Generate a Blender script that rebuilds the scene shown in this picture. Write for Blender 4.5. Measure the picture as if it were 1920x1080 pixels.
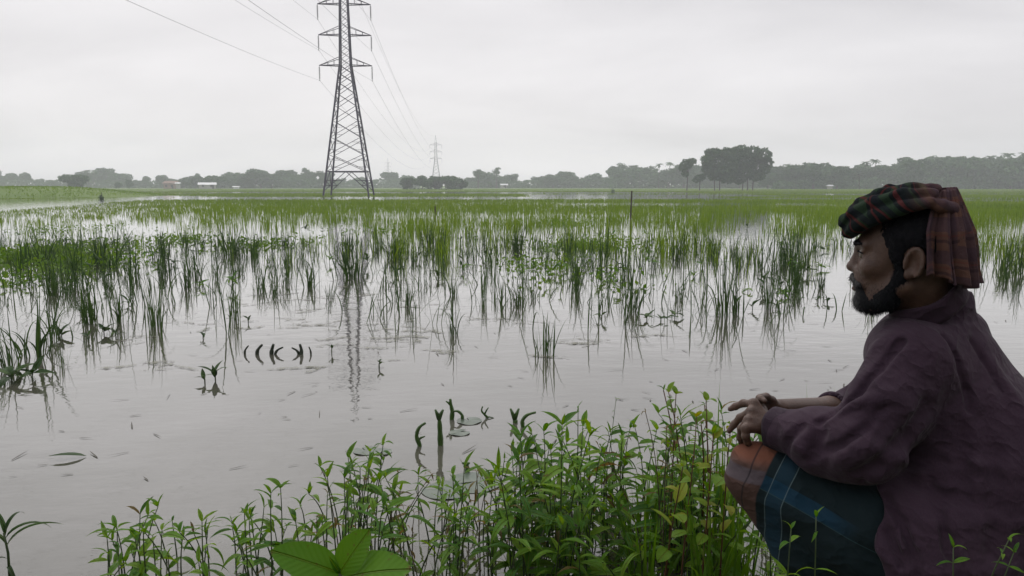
import bpy, math, random
import numpy as np
from mathutils import Vector, Matrix, Euler

for _o in list(bpy.data.objects):
    bpy.data.objects.remove(_o, do_unlink=True)
S = bpy.context.scene
COL = S.collection
R = math.radians

# ------------------------------------------------------------------ camera
EYE = 1.30                       # metres above the flood water
FPX = 1400.0                     # focal length in pixels of the 1920 px wide photograph
PITCH = math.atan(190 / FPX)
cam_d = bpy.data.cameras.new('camera')
cam_d.sensor_width = 36.0
cam_d.lens = 36.0 * FPX / 1920
cam_d.clip_start = 0.05
cam_d.clip_end = 9000
cam = bpy.data.objects.new('camera', cam_d)
COL.objects.link(cam)
cam.location = (0, 0, EYE)
cam.rotation_euler = (math.pi / 2 - PITCH, 0, 0)
S.camera = cam

# ------------------------------------------------------------------ overcast sky
SUN_EL, SUN_AZ = R(52), R(-18)    # veiled sun ahead of the camera, a little left
world = bpy.data.worlds.new('World')
S.world = world
world.use_nodes = True
wn, wl = world.node_tree.nodes, world.node_tree.links
wn.clear()
w_out = wn.new('ShaderNodeOutputWorld')
w_bg = wn.new('ShaderNodeBackground'); w_bg.inputs['Strength'].default_value = 0.1
w_sky = wn.new('ShaderNodeTexSky'); w_sky.sky_type = 'NISHITA'; w_sky.sun_disc = False
w_sky.sun_elevation = SUN_EL; w_sky.sun_rotation = SUN_AZ
w_sky.air_density = 1.5; w_sky.dust_density = 4.0
w_tc = wn.new('ShaderNodeTexCoord')
w_sep = wn.new('ShaderNodeSeparateXYZ'); wl.new(w_tc.outputs['Generated'], w_sep.inputs[0])
def wmath(op, a, b=None):
    n = wn.new('ShaderNodeMath'); n.operation = op
    for i, v in enumerate((a, b)):
        if v is None: continue
        if hasattr(v, 'links'): wl.new(v, n.inputs[i])
        else: n.inputs[i].default_value = v
    return n.outputs[0]
w_z = wmath('ADD', wmath('ABSOLUTE', w_sep.outputs['Z']), 0.24)      # cloud deck seen in perspective
w_cx = wmath('DIVIDE', w_sep.outputs['X'], w_z)
w_cy = wmath('DIVIDE', w_sep.outputs['Y'], w_z)
w_cmb = wn.new('ShaderNodeCombineXYZ'); wl.new(w_cx, w_cmb.inputs[0]); wl.new(w_cy, w_cmb.inputs[1])
w_n1 = wn.new('ShaderNodeTexNoise'); w_n1.inputs['Scale'].default_value = 0.62
w_n1.inputs['Detail'].default_value = 7; w_n1.inputs['Roughness'].default_value = 0.52; w_n1.inputs['Distortion'].default_value = 0.35
w_map = wn.new('ShaderNodeMapping'); w_map.inputs['Location'].default_value = (3.1, 7.4, 0); w_map.inputs['Rotation'].default_value = (0, 0, R(28)); w_map.inputs['Scale'].default_value = (1.0, 1.6, 1)
wl.new(w_cmb.outputs[0], w_map.inputs[0]); wl.new(w_map.outputs[0], w_n1.inputs['Vector'])
w_ramp = wn.new('ShaderNodeValToRGB')
w_ramp.color_ramp.elements[0].position = 0.30; w_ramp.color_ramp.elements[0].color = (0.668, 0.652, 0.672, 1)
w_ramp.color_ramp.elements[1].position = 0.70; w_ramp.color_ramp.elements[1].color = (0.892, 0.872, 0.890, 1)
wl.new(w_n1.outputs['Fac'], w_ramp.inputs[0])
w_sc = wn.new('ShaderNodeVectorMath'); w_sc.operation = 'SCALE'; w_sc.inputs['Scale'].default_value = 10.3
w_hz = wn.new('ShaderNodeMapRange'); w_hz.inputs['From Min'].default_value = 0.0; w_hz.inputs['From Max'].default_value = 0.22
w_hz.inputs['To Min'].default_value = 13.4; w_hz.inputs['To Max'].default_value = 11.3; w_hz.interpolation_type = 'SMOOTHSTEP'   # humid air glows towards the horizon
wl.new(wmath('ABSOLUTE', w_sep.outputs['Z']), w_hz.inputs['Value']); wl.new(w_hz.outputs[0], w_sc.inputs['Scale'])
wl.new(w_ramp.outputs[0], w_sc.inputs[0])
w_mix = wn.new('ShaderNodeMix'); w_mix.data_type = 'RGBA'; w_mix.inputs['Factor'].default_value = 0.93
wl.new(w_sky.outputs[0], w_mix.inputs['A']); wl.new(w_sc.outputs[0], w_mix.inputs['B'])
wl.new(w_mix.outputs['Result'], w_bg.inputs['Color']); wl.new(w_bg.outputs[0], w_out.inputs['Surface'])

sun_d = bpy.data.lights.new('sun', 'SUN')
sun_d.energy = 1.0; sun_d.angle = R(35); sun_d.color = (1.0, 0.965, 0.92)
sun = bpy.data.objects.new('sun', sun_d); COL.objects.link(sun)
sun.rotation_euler = (-(math.pi / 2 - SUN_EL), 0, -SUN_AZ)

S.view_settings.view_transform = 'Standard'
S.view_settings.look = 'None'
S.view_settings.exposure = 0.0
S.view_settings.gamma = 1.0
S.view_settings.use_curve_mapping = False
S.render.engine = 'CYCLES'
S.cycles.use_denoising = True
S.cycles.max_bounces = 6
S.cycles.diffuse_bounces = 3
S.cycles.glossy_bounces = 3
S.cycles.transmission_bounces = 3
S.cycles.transparent_max_bounces = 6
S.cycles.volume_bounces = 2
S.cycles.caustics_reflective = False
S.cycles.caustics_refractive = False

# ------------------------------------------------------------------ helpers
rng = np.random.default_rng(11)
rnd = random.Random(5)
CP, SP = math.cos(PITCH), math.sin(PITCH)

def ray(px, py):
    u, v = (px - 960) / FPX, (540 - py) / FPX
    return Vector((u, CP + v * SP, -SP + v * CP))

def at(px, py, Y):
    """point at depth Y (metres north of the camera) seen at photo pixel px,py"""
    d = ray(px, py)
    return Vector((0, 0, EYE)) + d * (Y / d.y)

def onz(px, py, z=0.0):
    d = ray(px, py)
    return Vector((0, 0, EYE)) + d * ((z - EYE) / d.z)

def tag(o, label=None, cat=None, group=None, kind=None):
    if label: o['label'] = label
    if cat: o['category'] = cat
    if group: o['group'] = group
    if kind: o['kind'] = kind
    return o

def link(name, me, parent=None, mat=None):
    o = bpy.data.objects.new(name, me)
    COL.objects.link(o)
    if parent is not None: o.parent = parent
    if mat is not None and me is not None and not me.materials: me.materials.append(mat)
    return o

def empty(name, loc=(0, 0, 0), rz=0.0):
    o = bpy.data.objects.new(name, None)
    o.empty_display_size = 0.1
    COL.objects.link(o)
    o.location = loc
    o.rotation_euler = (0, 0, rz)
    return o

def copy_tree(o, parent=None):
    c = o.copy(); COL.objects.link(c); c.parent = parent
    for ch in list(o.children):
        copy_tree(ch, c)
    return c

def npmesh(name, V, F, mat=None, smooth=False, attrs=None):
    """mesh from numpy verts (n,3) and a faces array (m,3|4) or a list of them"""
    me = bpy.data.meshes.new(name)
    V = np.asarray(V, np.float32)
    Fs = F if isinstance(F, list) else [F]
    Fs = [np.asarray(f, np.int32) for f in Fs if len(f)]
    loops = np.concatenate([f.ravel() for f in Fs])
    sizes = np.concatenate([np.full(len(f), f.shape[1], np.int32) for f in Fs])
    starts = np.concatenate([[0], np.cumsum(sizes)[:-1]]).astype(np.int32)
    me.vertices.add(len(V)); me.vertices.foreach_set('co', V.ravel())
    me.loops.add(len(loops)); me.loops.foreach_set('vertex_index', loops)
    me.polygons.add(len(sizes)); me.polygons.foreach_set('loop_start', starts)
    try: me.polygons.foreach_set('loop_total', sizes)
    except Exception: pass
    if smooth: me.polygons.foreach_set('use_smooth', np.ones(len(sizes), bool))
    for k, v in (attrs or {}).items():
        v = np.asarray(v, np.float32)
        if v.ndim == 1:
            a = me.attributes.new(k, 'FLOAT', 'POINT'); a.data.foreach_set('value', v)
        else:
            a = me.attributes.new(k, 'FLOAT_VECTOR', 'POINT'); a.data.foreach_set('vector', v.ravel())
    me.update(calc_edges=True)
    me.validate()
    if mat: me.materials.append(mat)
    return me

class MB:
    """collects boxes, bars and tubes into one mesh"""
    def __init__(s): s.V = []; s.F = []
    def add(s, V, F):
        n = len(s.V); s.V += [tuple(v) for v in V]; s.F += [tuple(i + n for i in f) for f in F]
    def box(s, lo, hi):
        (a, b, c), (d, e, f) = lo, hi
        s.add([(a,b,c),(d,b,c),(d,e,c),(a,e,c),(a,b,f),(d,b,f),(d,e,f),(a,e,f)],
              [(0,3,2,1),(4,5,6,7),(0,1,5,4),(1,2,6,5),(2,3,7,6),(3,0,4,7)])
    def tube(s, pts, rad, n=6, cap=True):
        pts = [Vector(p) for p in pts]
        rad = rad if hasattr(rad, '__len__') else [rad] * len(pts)
        V = []; F = []; prev = None
        for i, p in enumerate(pts):
            t = (pts[min(i + 1, len(pts) - 1)] - pts[max(i - 1, 0)]).normalized()
            if prev is None:
                u = t.orthogonal().normalized()
            else:
                u = (prev - t * prev.dot(t)).normalized()
            prev = u; w = t.cross(u)
            for k in range(n):
                a = 2 * math.pi * k / n
                V.append(p + (u * math.cos(a) + w * math.sin(a)) * rad[i])
        for i in range(len(pts) - 1):
            for k in range(n):
                F.append((i*n+k, i*n+(k+1) % n, (i+1)*n+(k+1) % n, (i+1)*n+k))
        if cap:
            F.append(tuple(reversed(range(n)))); F.append(tuple(range((len(pts)-1)*n, len(pts)*n)))
        s.add(V, F)
    def mesh(s, name, mat=None, smooth=False):
        me = bpy.data.meshes.new(name)
        me.from_pydata(s.V, [], s.F)
        if smooth: me.polygons.foreach_set('use_smooth', [True] * len(me.polygons))
        me.update()
        if mat: me.materials.append(mat)
        return me
    def build(s, name, mat, parent=None, smooth=False):
        return link(name, s.mesh(name, mat, smooth), parent)

def hash2(ix, iy, seed=0):
    h = (ix.astype(np.int64) * 374761393 + iy.astype(np.int64) * 668265263 + seed * 1442695041) & 0xffffffff
    h = ((h ^ (h >> 13)) * 1274126177) & 0xffffffff
    return ((h ^ (h >> 16)) & 0xffff) / 65535.0
def vnoise(x, y, seed=0):
    x = np.asarray(x, float); y = np.asarray(y, float)
    ix, iy = np.floor(x), np.floor(y)
    fx, fy = x - ix, y - iy
    fx = fx * fx * (3 - 2 * fx); fy = fy * fy * (3 - 2 * fy)
    a = hash2(ix, iy, seed); b = hash2(ix + 1, iy, seed); c = hash2(ix, iy + 1, seed); d = hash2(ix + 1, iy + 1, seed)
    return (a * (1 - fx) + b * fx) * (1 - fy) + (c * (1 - fx) + d * fx) * fy
def fbm(x, y, seed=0, oct=3):
    t = 0; amp = 0.5; tot = 0
    for k in range(oct):
        t = t + amp * vnoise(x * 2**k, y * 2**k, seed + k); tot += amp; amp *= 0.5
    return t / tot
def sstep(a, b, x):
    t = np.clip((np.asarray(x, float) - a) / (b - a), 0, 1)
    return t * t * (3 - 2 * t)

# ------------------------------------------------------------------ materials
def new_mat(name):
    m = bpy.data.materials.new(name); m.use_nodes = True
    nt = m.node_tree
    return m, nt.nodes, nt.links, nt.nodes['Principled BSDF']
def setp(b, **k):
    for n, v in k.items():
        n = n.replace('_', ' ')
        if n in b.inputs: b.inputs[n].default_value = v
def noise(N, L, scale, detail=3, coord='Object', rough=0.55, vec=None):
    n = N.new('ShaderNodeTexNoise'); n.inputs['Scale'].default_value = scale
    n.inputs['Detail'].default_value = detail; n.inputs['Roughness'].default_value = rough
    if vec is None:
        tc = N.new('ShaderNodeTexCoord'); vec = tc.outputs[coord]
    L.new(vec, n.inputs['Vector'])
    return n.outputs['Fac']
def ramp(N, L, fac, stops):
    r = N.new('ShaderNodeValToRGB'); cr = r.color_ramp
    while len(cr.elements) < len(stops): cr.elements.new(0.5)
    for e, (p, c) in zip(cr.elements, stops):
        e.position = p; e.color = (*c, 1)
    L.new(fac, r.inputs[0])
    return r.outputs[0]
def bump(N, L, h, dist, strength=1.0):
    b = N.new('ShaderNodeBump'); b.inputs['Distance'].default_value = dist; b.inputs['Strength'].default_value = strength
    L.new(h, b.inputs['Height'])
    return b.outputs[0]
def math_n(N, L, op, a, b=None, c=None):
    n = N.new('ShaderNodeMath'); n.operation = op
    for i, v in enumerate((a, b, c)):
        if v is None: continue
        if hasattr(v, 'links'): L.new(v, n.inputs[i])
        else: n.inputs[i].default_value = v
    return n.outputs[0]

def mat_plain(name, c0, c1, scale=8, rough=0.8, bdist=0.0, bscale=40, coord='Object', metallic=0.0):
    m, N, L, b = new_mat(name)
    f = noise(N, L, scale, 4, coord)
    L.new(ramp(N, L, f, [(0.3, c0), (0.7, c1)]), b.inputs['Base Color'])
    setp(b, Roughness=rough, Metallic=metallic)
    if bdist: L.new(bump(N, L, noise(N, L, bscale, 4, coord), bdist), b.inputs['Normal'])
    return m

def mat_leaf(name, c0, c1, c2, use_attr=False, transl=0.40, rough=0.50, nscale=6.0, spec=0.25):
    """leaf: random hue per leaf (or per blade), blotches, light shining through"""
    m, N, L, b = new_mat(name)
    if use_attr:
        a = N.new('ShaderNodeAttribute'); a.attribute_name = 'rnd'; oi = N.new('ShaderNodeObjectInfo')
        fac = math_n(N, L, 'MULTIPLY_ADD', oi.outputs['Random'], 0.4, math_n(N, L, 'MULTIPLY', a.outputs['Fac'], 0.6))
    else:
        oi = N.new('ShaderNodeObjectInfo'); fac = oi.outputs['Random']
    nz = noise(N, L, nscale, 3)
    f = math_n(N, L, 'MULTIPLY_ADD', nz, 0.5, math_n(N, L, 'MULTIPLY', fac, 0.62))
    col = ramp(N, L, f, [(0.12, c0), (0.5, c1), (0.88, c2)])
    if not use_attr:                                   # midrib, side veins, browned tips and spots
        tc = N.new('ShaderNodeTexCoord'); sp = N.new('ShaderNodeSeparateXYZ'); L.new(tc.outputs['Object'], sp.inputs[0])
        ay = math_n(N, L, 'ABSOLUTE', sp.outputs['Y'])
        mid = N.new('ShaderNodeMapRange'); mid.inputs['From Min'].default_value = 0.016; mid.inputs['From Max'].default_value = 0.004; L.new(ay, mid.inputs['Value'])
        sv = math_n(N, L, 'SINE', math_n(N, L, 'MULTIPLY', math_n(N, L, 'SUBTRACT', sp.outputs['X'], math_n(N, L, 'MULTIPLY', ay, 1.1)), 62.0))
        vein = N.new('ShaderNodeMapRange'); vein.inputs['From Min'].default_value = 0.86; vein.inputs['From Max'].default_value = 1.0; vein.inputs['To Max'].default_value = 0.05; L.new(sv, vein.inputs['Value'])
        m1 = N.new('ShaderNodeMix'); m1.data_type = 'RGBA'; L.new(math_n(N, L, 'MAXIMUM', math_n(N, L, 'MULTIPLY', mid.outputs[0], 0.55), vein.outputs[0]), m1.inputs['Factor'])
        L.new(col, m1.inputs['A']); m1.inputs['B'].default_value = (c2[0] * 1.5 + .02, c2[1] * 1.15 + .02, c2[2] * 1.5 + .01, 1)
        sp_n = noise(N, L, 9.0, 3, rough=0.7)
        tip = math_n(N, L, 'MULTIPLY_ADD', sp.outputs['X'], 0.10, math_n(N, L, 'MULTIPLY_ADD', fac, 0.07, sp_n))
        br = N.new('ShaderNodeMapRange'); br.inputs['From Min'].default_value = 0.735; br.inputs['From Max'].default_value = 0.80; br.inputs['To Max'].default_value = 0.8; L.new(tip, br.inputs['Value'])
        m2 = N.new('ShaderNodeMix'); m2.data_type = 'RGBA'; L.new(br.outputs[0], m2.inputs['Factor'])
        L.new(m1.outputs['Result'], m2.inputs['A']); m2.inputs['B'].default_value = (0.13, 0.085, 0.025, 1); col = m2.outputs['Result']
        L.new(bump(N, L, math_n(N, L, 'ADD', math_n(N, L, 'MULTIPLY', mid.outputs[0], -1.0), math_n(N, L, 'MULTIPLY', sv, 0.02)), 0.008), b.inputs['Normal'])
    L.new(col, b.inputs['Base Color'])
    setp(b, Roughness=rough, Specular_IOR_Level=spec)
    t = N.new('ShaderNodeBsdfTranslucent'); 
    hs = N.new('ShaderNodeHueSaturation'); hs.inputs['Saturation'].default_value = 1.15; hs.inputs['Value'].default_value = 1.25; hs.inputs['Hue'].default_value = 0.485
    L.new(col, hs.inputs['Color']); L.new(hs.outputs[0], t.inputs['Color'])
    mx = N.new('ShaderNodeMixShader'); mx.inputs[0].default_value = transl
    L.new(b.outputs[0], mx.inputs[1]); L.new(t.outputs[0], mx.inputs[2])
    L.new(mx.outputs[0], N['Material Output'].inputs['Surface'])
    return m

M = {}
M['weed_leaf'] = mat_leaf('weed_leaf', (0.024, 0.090, 0.008), (0.066, 0.195, 0.012), (0.165, 0.310, 0.022))
M['vine_leaf'] = mat_leaf('vine_leaf', (0.100, 0.220, 0.014), (0.165, 0.300, 0.018), (0.280, 0.290, 0.024))
M['big_leaf'] = mat_leaf('big_leaf', (0.065, 0.185, 0.010), (0.082, 0.215, 0.012), (0.105, 0.240, 0.014), transl=0.3)
M['dark_leaf'] = mat_leaf('dark_leaf', (0.012, 0.038, 0.008), (0.022, 0.065, 0.010), (0.050, 0.110, 0.014), transl=0.2)
M['reed'] = mat_leaf('reed', (0.014, 0.034, 0.010), (0.032, 0.075, 0.014), (0.070, 0.135, 0.022), use_attr=True, transl=0.25)
M['grass'] = mat_leaf('grass', (0.050, 0.140, 0.012), (0.095, 0.210, 0.018), (0.150, 0.260, 0.030), use_attr=True)
M['rice'] = mat_leaf('rice', (0.070, 0.140, 0.012), (0.135, 0.240, 0.018), (0.235, 0.335, 0.034), use_attr=True, nscale=0.08)
M['dry_leaf'] = mat_leaf('dry_leaf', (0.10, 0.075, 0.025), (0.17, 0.125, 0.040), (0.24, 0.19, 0.06))
M['fresh_leaf'] = mat_leaf('fresh_leaf', (0.055, 0.165, 0.010), (0.115, 0.265, 0.015), (0.200, 0.345, 0.026))
M['weed_stem'] = mat_plain('weed_stem', (0.022, 0.045, 0.010), (0.055, 0.085, 0.018), 14, 0.55)
M['red_stem'] = mat_plain('red_stem', (0.085, 0.022, 0.012), (0.120, 0.055, 0.018), 14, 0.55)
M['stalk'] = mat_plain('stalk', (0.022, 0.055, 0.008), (0.055, 0.125, 0.012), 9, 0.35)
# ------------------------------------------------------------------ ground, water
def shore(X):
    """Y of the water's edge at X"""
    return np.interp(X, [-60, -3, -1.5, 0, 0.55, 0.95, 1.35, 1.8, 3, 6, 60], [0.5, 1.35, 1.55, 1.85, 2.15, 2.35, 2.95, 3.3, 3.9, 4.6, 8])
def ground_z(x, y):
    x = np.asarray(x, float); y = np.asarray(y, float)
    d = shore(x) - y                                  # >0 on the bank
    z = np.where(d > 0, 0.0 + 0.30 * sstep(-0.15, 0.65, d), -0.30 * sstep(0, 0.8, -d))
    z = np.where(d > -0.15, np.maximum(z, 0.30 * sstep(-0.15, 0.65, d) - 0.02), z)
    z = z + (fbm(x * 2.2, y * 2.2, 3) - 0.5) * 0.07 * sstep(-0.3, 0.2, d) + (fbm(x * 9, y * 9, 7) - 0.5) * 0.025 * sstep(-0.3, 0.2, d)
    r = np.hypot(x, y)
    far = sstep(215, 260, y + 0.03 * np.abs(x))       # dry land beyond the flooded field
    z = np.where(y > 30, -0.3 + 0.55 * far, z)
    z = z + 1.9 * sstep(585, 640, r)                  # low rise beyond the woods closes the horizon
    # raised grassy embankment at the far left
    e = sstep(-47, -66, x + 0.10 * (y - 92)) * sstep(84, 92, y) * (1 - sstep(112, 140, y))
    z = z + e * (1.45 + 0.25 * fbm(x * 0.05, y * 0.05, 2))
    return z
def ring_grid(r0, r1, nr, na):
    rr = np.concatenate([[0], np.geomspace(r0, r1, nr)])
    aa = np.linspace(0, 2 * math.pi, na, endpoint=False)
    rg, ag = np.meshgrid(rr, aa, indexing='ij')
    x, y = rg * np.sin(ag), rg * np.cos(ag)
    i, j = np.meshgrid(np.arange(len(rr) - 1), np.arange(na), indexing='ij')
    i, j = i.ravel(), j.ravel(); j2 = (j + 1) % na
    F = np.stack([i * na + j, (i + 1) * na + j, (i + 1) * na + j2, i * na + j2], 1)
    return x.ravel(), y.ravel(), F[:, ::-1]

gm, N, L, b = new_mat('ground_soil')
geo = N.new('ShaderNodeNewGeometry')
n1 = noise(N, L, 1.3, 6, vec=geo.outputs['Position']); n2 = noise(N, L, 26, 4, vec=geo.outputs['Position'])
soil = ramp(N, L, n2, [(0.3, (0.055, 0.045, 0.030)), (0.7, (0.120, 0.105, 0.075))])
turf = ramp(N, L, noise(N, L, 0.05, 5, vec=geo.outputs['Position']), [(0.3, (0.095, 0.165, 0.024)), (0.7, (0.150, 0.225, 0.038))])
sepp = N.new('ShaderNodeSeparateXYZ'); L.new(geo.outputs['Position'], sepp.inputs[0])
mr = N.new('ShaderNodeMapRange'); mr.inputs['From Min'].default_value = 40; mr.inputs['From Max'].default_value = 80
L.new(sepp.outputs['Y'], mr.inputs['Value'])
mx = N.new('ShaderNodeMix'); mx.data_type = 'RGBA'
L.new(mr.outputs[0], mx.inputs['Factor']); L.new(soil, mx.inputs['A']); L.new(turf, mx.inputs['B'])
L.new(mx.outputs['Result'], b.inputs['Base Color']); setp(b, Roughness=0.9)
L.new(bump(N, L, n2, 0.02), b.inputs['Normal'])
x, y, F = ring_grid(0.25, 690, 110, 200)
tag(link('ground', npmesh('ground', np.stack([x, y, ground_z(x, y)], 1), F, gm, True)), kind='structure')

wm, N, L, b = new_mat('flood_water')
geo = N.new('ShaderNodeNewGeometry')
mp = N.new('ShaderNodeMapping'); mp.inputs['Scale'].default_value = (0.7, 1.5, 1); mp.inputs['Rotation'].default_value = (0, 0, R(-25))
L.new(geo.outputs['Position'], mp.inputs[0])
silt = noise(N, L, 0.9, 4, vec=geo.outputs['Position'])
body = N.new('ShaderNodeBsdfDiffuse'); gl = N.new('ShaderNodeBsdfGlossy'); gl.inputs['Roughness'].default_value = 0.012
gl.inputs['Color'].default_value = (0.985, 0.985, 0.98, 1)
L.new(ramp(N, L, silt, [(0.30, (0.082, 0.080, 0.058)), (0.70, (0.140, 0.133, 0.116))]), body.inputs['Color'])
lw = N.new('ShaderNodeLayerWeight'); lw.inputs['Blend'].default_value = 0.5
refl = N.new('ShaderNodeFloatCurve'); cv = refl.mapping.curves[0]          # reflectance of the silty, filmy surface against viewing angle
for i_, (fx, fy) in enumerate([(0.0, 0.07), (0.52, 0.215), (0.758, 0.45), (0.826, 0.60), (0.894, 0.80), (1.0, 0.99)]):
    if i_ < len(cv.points) and i_ == 0: cv.points[0].location = (fx, fy)
    elif i_ == 5: cv.points[-1].location = (fx, fy)
    else: cv.points.new(fx, fy)
refl.mapping.update()
L.new(lw.outputs['Facing'], refl.inputs['Value'])
mxs = N.new('ShaderNodeMixShader'); L.new(refl.outputs[0], mxs.inputs[0]); L.new(body.outputs[0], mxs.inputs[1]); L.new(gl.outputs[0], mxs.inputs[2])
L.new(mxs.outputs[0], N['Material Output'].inputs['Surface'])
h1 = noise(N, L, 2.2, 2, vec=mp.outputs[0]); h2 = noise(N, L, 14, 2, vec=mp.outputs[0])
hh = math_n(N, L, 'MULTIPLY_ADD', h2, 0.20, h1)
wb = bump(N, L, hh, 0.0032)
for nd in (gl, lw): L.new(wb, nd.inputs['Normal'])
x, y, F = ring_grid(0.5, 690, 60, 96)
tag(link('water', npmesh('water', np.stack([x, y, np.zeros_like(x)], 1), F, wm, True)), kind='structure')

# ------------------------------------------------------------------ transmission towers and lines
M['steel'] = mat_plain('galvanised_steel', (0.042, 0.038, 0.058), (0.070, 0.064, 0.092), 3, 0.6, metallic=0.2)
M['porcelain'] = mat_plain('insulator', (0.055, 0.050, 0.060), (0.085, 0.080, 0.090), 5, 0.4)
M['wire'] = mat_plain('conductor', (0.26, 0.26, 0.265), (0.31, 0.31, 0.315), 3, 0.5, metallic=0.3)

TY = 105.0
T1 = at(655, 360, TY); T1.z = 0.0
LINE = Vector((-22.5, 347, 0))
TROT = math.atan2(-LINE.x, LINE.y)
zpx = lambda py: at(655, py, TY).z
Z_ARM = [zpx(123), zpx(66), zpx(8)]
Z_TIE = [zpx(108), zpx(50), zpx(-8)]
Z_TOP, Z_PEAK = zpx(-15), zpx(-75)
HB = 3.05                                           # half width at the feet
def half(z):
    zw = Z_ARM[0]
    return HB + (0.72 - HB) * (z / zw) if z < zw else 0.72 + (0.48 - 0.72) * (z - zw) / (Z_TOP - zw)
def corner(k, z):
    h = half(z); sx, sy = [(-1, -1), (1, -1), (1, 1), (-1, 1)][k]
    return Vector((sx * h, sy * h, z))
def bar(mb, a, b, w=0.055):
    mb.tube([a, b], w, 4)
def make_tower():
    root = empty('transmission_tower')
    for k in range(4):
        mb = MB(); bar(mb, corner(k, -0.3), corner(k, Z_ARM[0]), 0.155); bar(mb, corner(k, Z_ARM[0]), corner(k, Z_TOP), 0.125)
        bar(mb, corner(k, Z_TOP), Vector((0, 0, Z_PEAK)), 0.07)
        mb.build('leg', M['steel'], root)
    zd = zpx(322)
    levels = [zd]
    for py in (291, 259, 228, 200, 176, 155, 138): levels.append(zpx(py))
    levels.append(Z_ARM[0])
    upper = list(np.linspace(Z_ARM[0], Z_TOP, 11))
    for k in range(4):
        k2 = (k + 1) % 4
        mb = MB()
        bar(mb, corner(k, zd), corner(k2, zd), 0.085)                   # diaphragm
        mid = (corner(k, zd) + corner(k2, zd)) / 2
        z0, z1 = 1.2, zd * 0.58
        bar(mb, corner(k, 0.7), mid, 0.06); bar(mb, corner(k2, 0.7), mid, 0.06)
        for c in (k, k2):
            other = corner(c, 0.7)
            for f in (0.28, 0.55):
                bar(mb, corner(c, 0.7 + (zd - 0.7) * f), other.lerp(mid, f), 0.055)
            bar(mb, corner(c, 0.7 + (zd - 0.7) * 0.55), other.lerp(mid, 0.28), 0.045)
        for i in range(len(levels) - 1):
            za, zb = levels[i], levels[i + 1]
            bar(mb, corner(k, za), corner(k2, zb), 0.050); bar(mb, corner(k2, za), corner(k, zb), 0.050)
            if i < 3:                                                    # redundant members
                for c, c2 in ((k, k2), (k2, k)):
                    zm = (za * 0.72 + zb * 0.28)
                    q = corner(c, za).lerp(corner(c2, zb), 0.27)
                    bar(mb, corner(c, zm), q, 0.028)
                    q2 = corner(c, zb).lerp(corner(c2, za), 0.27)
                    bar(mb, corner(c, za * 0.28 + zb * 0.72), q2, 0.028)
        for i in range(len(upper) - 1):
            za, zb = upper[i], upper[i + 1]
            bar(mb, corner(k, za), corner(k2, zb), 0.032); bar(mb, corner(k2, za), corner(k, zb), 0.032)
        mb.build('bracing', M['steel'], root)
    tips = []
    for zi, zt in zip(Z_ARM, Z_TIE):
        for sx in (-1, 1):
            mb = MB(); tip = Vector((sx * 3.55, 0, zi))
            for sy in (-1, 1):
                h = half(zi); r_ = Vector((sx * h, sy * h, zi)); t_ = Vector((sx * half(zt), sy * half(zt), zt))
                bar(mb, r_, tip, 0.075); bar(mb, t_, tip, 0.05)
                for f in (0.3, 0.6):
                    bar(mb, r_.lerp(tip, f), t_.lerp(tip, f), 0.03)
            for f in (0.15, 0.4, 0.65):
                h = half(zi)
                bar(mb, Vector((sx * h, h, zi)).lerp(tip, f), Vector((sx * h, -h, zi)).lerp(tip, f), 0.03)
            arm = mb.build('crossarm', M['steel'], root)
            ib = MB(); n = 11; lo = zi - 2.0
            ib.tube([tip, (tip.x, 0, lo)], 0.035, 6)
            for q in range(n):
                z = zi - 0.22 - q * (1.6 / n)
                ib.tube([(tip.x, 0, z), (tip.x, 0, z - 0.05)], [0.07, 0.13], 8)
            ib.tube([(tip.x, -0.28, lo - 0.02), (tip.x, 0.28, lo - 0.02)], 0.045, 6)
            ib.build('insulator_string', M['porcelain'], arm)
            tips.append(Vector((tip.x, 0, lo)))
    tips.append(Vector((0, 0, Z_PEAK)))
    return root, tips
tower, TIPS = make_tower()
tower.location = T1; tower.rotation_euler.z = TROT
tag(tower, 'tall dark steel lattice pylon standing in the flooded field', 'pylon', 'pylons of the power line')
T2 = at(818, 345, 452); T2.z = 0.2
T3 = at(728, 345, 640); T3.z = float(ground_z(T3.x, T3.y))
T0 = T1 - LINE
spots = [(T2, TROT, 'smaller hazy lattice pylon rising behind the dark round trees', None),
         (T3, TROT + 0.1, 'faintest and farthest lattice pylon, a pale sliver over the trees', None),
         (T0, TROT, 'lattice pylon behind the viewer that carries the near span', None)]
for p, rz, lab, _ in spots[:2]:
    c = copy_tree(tower); c.location = p; c.rotation_euler.z = rz; c['label'] = lab
    if p is T3: c.scale = (0.74, 0.74, 0.74)
def wpos(T, rz, tip):
    return T + Matrix.Rotation(rz, 3, 'Z') @ tip
def span(A, B, sag, n=40, rad=0.014):
    mb = MB()
    mb.tube([A.lerp(B, t) - Vector((0, 0, 4 * sag * t * (1 - t))) for t in np.linspace(0, 1, n)], rad, 5, cap=False)
    return mb
pos = ['lower left', 'lower right', 'middle left', 'middle right', 'upper left', 'upper right', 'topmost']
T4 = T2 + LINE * 0.9 + Vector((10, 0, 0))
for i, tip in enumerate(TIPS):
    arm = pos[i] + (' arm' if i < 6 else ' earth peak')
    o = span(wpos(T1, TROT, tip), wpos(T0, TROT, tip), 6.4).build('power_line', M['wire'])
    tag(o, f'thin cable running overhead from the {arm} of the dark pylon', 'cable', 'power lines')
    o = span(wpos(T1, TROT, tip), wpos(T2, TROT, tip), 7.5, rad=0.018).build('power_line', M['wire'])
    tag(o, f'thin cable sagging from the {arm} of the dark pylon to the hazy one', 'cable', 'power lines')

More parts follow.
